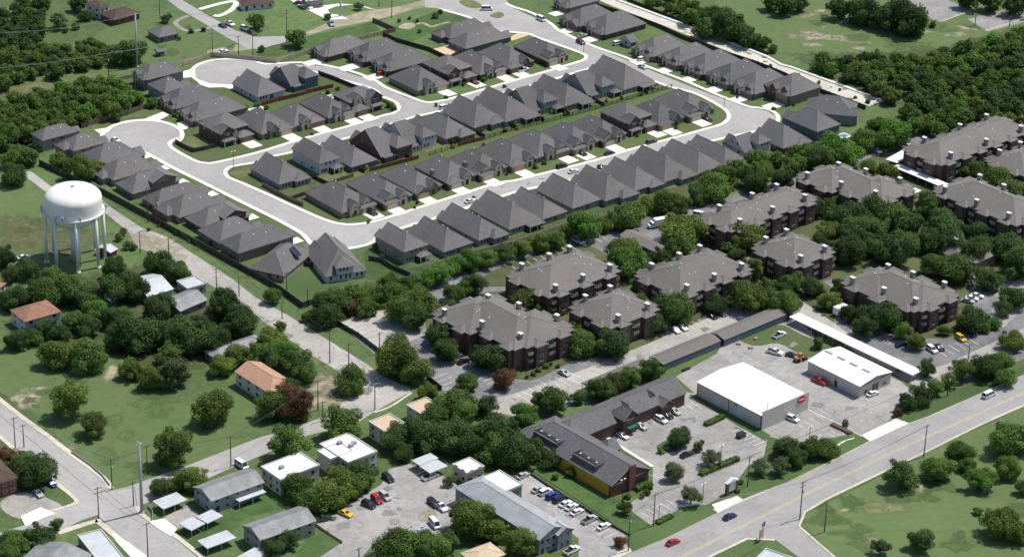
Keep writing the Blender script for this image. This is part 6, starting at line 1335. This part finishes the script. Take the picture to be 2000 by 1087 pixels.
fence('brown board fence behind the left turning circle', '160,250 200,238 250,224 285,212', 2.2, 'wood')
fence('grey concrete wall by the left wood', '214,162 240,156 262,151', 1.6, 'masonry', cat='wall')
fence('dark fence around the corner lot by the left circle', '343,280 360,290 378,298 400,294 419,289', 1.9, 'wood_dark')
fence('red-brown fence behind the middle street houses', '505,210 512,207 545,198 580,190 614,180 650,172', 1.9, 'wood_red')
fence('dark fence along the curving upper street', '622,146 650,156 680,168 705,178', 1.9, 'wood_dark')
fence('black iron fence along the back yards, right part', '945,274 999,256 1060,242 1118,227 1174,211 1255,188 1312,172', 1.8, 'iron', .06, open_=True)
fence('black iron fence along the back yards, left part', '838,305 862,297 885,290', 1.8, 'iron', .06, open_=True)
fence('red-brown fence between the middle gardens', '722,336 760,326 817,311', 1.8, 'wood_red'); fence('brown fence right of the iron fence part', '894,287 925,279 945,274', 1.8, 'wood_red')
fence('grey fence around the lower left corner garden', '512,364 540,379 566,392 592,403', 1.8, 'wood'); fence('dark fence across the corner garden', '566,392 600,380 625,372', 1.7, 'wood_dark'); fence('brown fence behind the corner bungalow', '640,362 668,353 690,346', 1.7, 'wood')
for i, (s, t) in enumerate([('600,343 640,362', 'first from left'), ('668,318 712,338', 'second from left'), ('760,293 806,313', 'third from left'), ('852,265 890,286', 'fourth from left'), ('905,247 947,270', 'fifth from left'), ('965,228 1008,252', 'sixth from left'), ('1018,210 1062,238', 'seventh from left'), ('1075,205 1112,226', 'eighth from left'), ('1140,188 1180,208', 'ninth from left'), ('1225,165 1265,184', 'rightmost')]):
    o = fence(f'short dark side fence between back gardens, {t}', s, 1.7, 'wood_dark'); o['group'] = 'short side fences between back gardens'
fence('dark fence behind the houses along the channel', '1120,-4 1152,9 1204,26 1251,41 1290,56 1335,77 1372,90 1424,110 1480,128 1525,146 1600,180 1690,214', 1.9, 'wood_dark')
fence('dark fence along the far channel bank', '1225,2 1290,28 1375,59 1500,108', 1.5, 'iron', .06)
fence('low pale wall behind the row backing the apartments', '835,525 870,512 930,496 1000,478 1060,458 1110,440', 1.6, 'masonry', cat='wall')
fence('dark fence beside the two-storey house with canopy', '720,508 745,512 765,525 800,540', 1.8, 'wood_dark'); fence('brown fence left of the dormer house', '590,518 615,522 637,523', 1.8, 'wood_dark')
fence('green chain fence along the walled car park', '655,632 700,658 742,690', 1.8, 'car_green', .06); fence('dark wall beside the striped lot', '834,740 862,762', 1.8, 'wood_dark', cat='wall')
fence('dark kerb wall along the angled car row', '1034,924 1080,955 1140,992 1185,1020 1230,1046', .7, 'wood_dark', .4, name='low_wall', cat='wall'); fence('metal guard rail on the curving corner', '140,884 175,908 200,930 214,948', .8, 'steel', .1, 'guard_rail', cat='guard rail')
fence('pale metal rail around the steel pole corner', '289,990 298,1000 297,1016', 1.0, 'steel', .08, 'guard_rail', cat='guard rail'); fence('low concrete wall of the commercial yard', '712,988 735,965 750,958', .9, 'masonry', cat='wall'); fence('low pale wall beside the dark grey house', '612,1022 640,1042 668,1060', .9, 'masonry', cat='wall')

# ------------------------------------------------------------------ signs, pools, panels, small things
p = G(1428, 962); o = empty('monument_sign', p, rad(41), 'brick mall sign with peaked white cap beside the entrance drive', 'sign')
for s in (-1, 1): b = MB(); b.box(s * 1.9 - .4, s * 1.9 + .4, -.5, .5, 0, 4.2); b.build('pillar', 'brick_red', o)
b = MB(); b.box(-1.5, 1.5, -.35, .35, 1.0, 3.9); c = b.build('panel', 'metal_wall', o)
for k in range(4): b = MB(); b.box(-1.35, 1.35, -.39, -.352, 1.15 + .68 * k, 1.7 + .68 * k); b.build('name_board', ['stucco', 'siding_pale', 'stone', 'siding_pale'][k], c)
b = MB(); b.face([(-2.5, -.6, 4.2), (2.5, -.6, 4.2), (0, -.6, 5.4)]); b.face([(2.5, .6, 4.2), (-2.5, .6, 4.2), (0, .6, 5.4)]); b.face([(2.5, -.6, 4.2), (2.5, .6, 4.2), (0, .6, 5.4), (0, -.6, 5.4)]); b.face([(-2.5, .6, 4.2), (-2.5, -.6, 4.2), (0, -.6, 5.4), (0, .6, 5.4)]); b.face([(-2.5, -.6, 4.2), (-2.5, .6, 4.2), (2.5, .6, 4.2), (2.5, -.6, 4.2)]); b.build('cap', 'white_paint', o)
p = G(1486, 1056); o = empty('roadside_sign', p, rad(60), 'brown roadside sign on two posts at the highway junction', 'sign')
for s in (-1.2, 1.2): b = MB(); b.tube((s, 0, 0), (s, 0, 4.6), .1, .1, 6); b.build('post', 'steel', o)
b = MB(); b.box(-1.3, 1.3, -.12, .12, 1.3, 4.4); b.build('panel', 'garage_tan', o); b = MB(); b.box(.9, 2.8, .2, .4, 4.0, 5.6); b.build('panel', 'siding_blue', o)
for x, y, a, L_, w, t in [(501, 214, 41, 5, 2.4, 'small turquoise pool behind the twin-dormer house'), (646, 190, 41, 6, 2.4, 'turquoise pool beside the curving corner house'), (1648, 266, 41, 3.4, 3, 'small blue pool behind the pyramid-roofed house')]:
    p = G(x, y); o = empty('swimming_pool', p + Vector((0, 0, .16)), rad(a), t, 'pool'); b = MB(); b.box(-L_ / 2 - .8, L_ / 2 + .8, -w / 2 - .8, w / 2 + .8, 0, .1); b.build('deck', 'concrete', o); b = MB(); b.box(-L_ / 2, L_ / 2, -w / 2, w / 2, .101, .13); b.build('water', 'water', o)
A, B_, C, D = (564.5, 486), (573.5, 479.5), (589.5, 498), (579.5, 502)
z = 5.6; q = [G(*A, z + .8), G(*B_, z + .9), G(*C, z - .7), G(*D, z - .8)]
c = sum(q, Vector()) / 4; b = MB(); up = Vector((0, 0, .12))
b.face([v - c + up for v in q][::-1]); b.face([v - c for v in q])
for i in range(4): j = (i + 1) % 4; b.face([q[i] - c, q[j] - c, q[j] - c + up, q[i] - c + up])
o = b.build('solar_panel', 'solar', None, c); tag(o, 'dark solar panel on the roof of the corner bungalow', 'solar panel')
for x, y, t in [(1285, 737, 'dark drum at the yard corner'), (1340, 722, 'dark crate on the concrete apron')]:
    p = G(x, y); b = MB(); b.tube((0, 0, 0), (0, 0, 1.1), .6, .6, 12) if 'drum' in t else b.box(-1.6, 1.6, -.5, .5, 0, .6); tag(b.build('drum' if 'drum' in t else 'crate', 'iron', None, p, .7), t, 'drum' if 'drum' in t else 'crate')
for x, y, w, t in [(1080, 205, 3, 'white patio bench behind the siding house, left'), (1146, 200, 3, 'white patio bench behind the gable-backed house'), (1190, 184, 3, 'white patio bench behind the blue-grey house')]:
    p = G(x, y); b = MB(); b.box(-w / 2, w / 2, -.4, .4, .35, .5); [b.box(s * (w / 2 - .2) - .08, s * (w / 2 - .2) + .08, -.3, .3, 0, .35) for s in (-1, 1)]; b.box(-w / 2, w / 2, .38, .46, .5, 1.0); tag(b.build('patio_bench', 'white_paint', None, p, rad(-45)), t, 'bench', 'white patio benches')

strip('walkway', '1172,848 1230,823 1290,797 1339,776', 2.2, 0, .14, 'concrete', sm=0, side=1); strip('walkway', '1272,912 1225,883 1190,860 1172,848', 1.2, 0, .14, 'concrete', sm=0, side=-1)

p = G(1643, 838); o = empty('planter', p, rad(-46), 'brown timber planter at the corner of the warehouse lot', 'planter')
b = MB(); b.box(-4, 4, -.9, .9, 0, .7); b.build('box', 'brick_red', o); b = MB(); b.box(-3.8, 3.8, -.7, .7, .701, .75); b.build('soil', 'bark', o)
fence('white low wall beside the warehouse lot planter', '1628,880 1640,868 1652,862 1668,858', .6, 'kerbstone', .5, 'low_wall', 9, cat='wall')
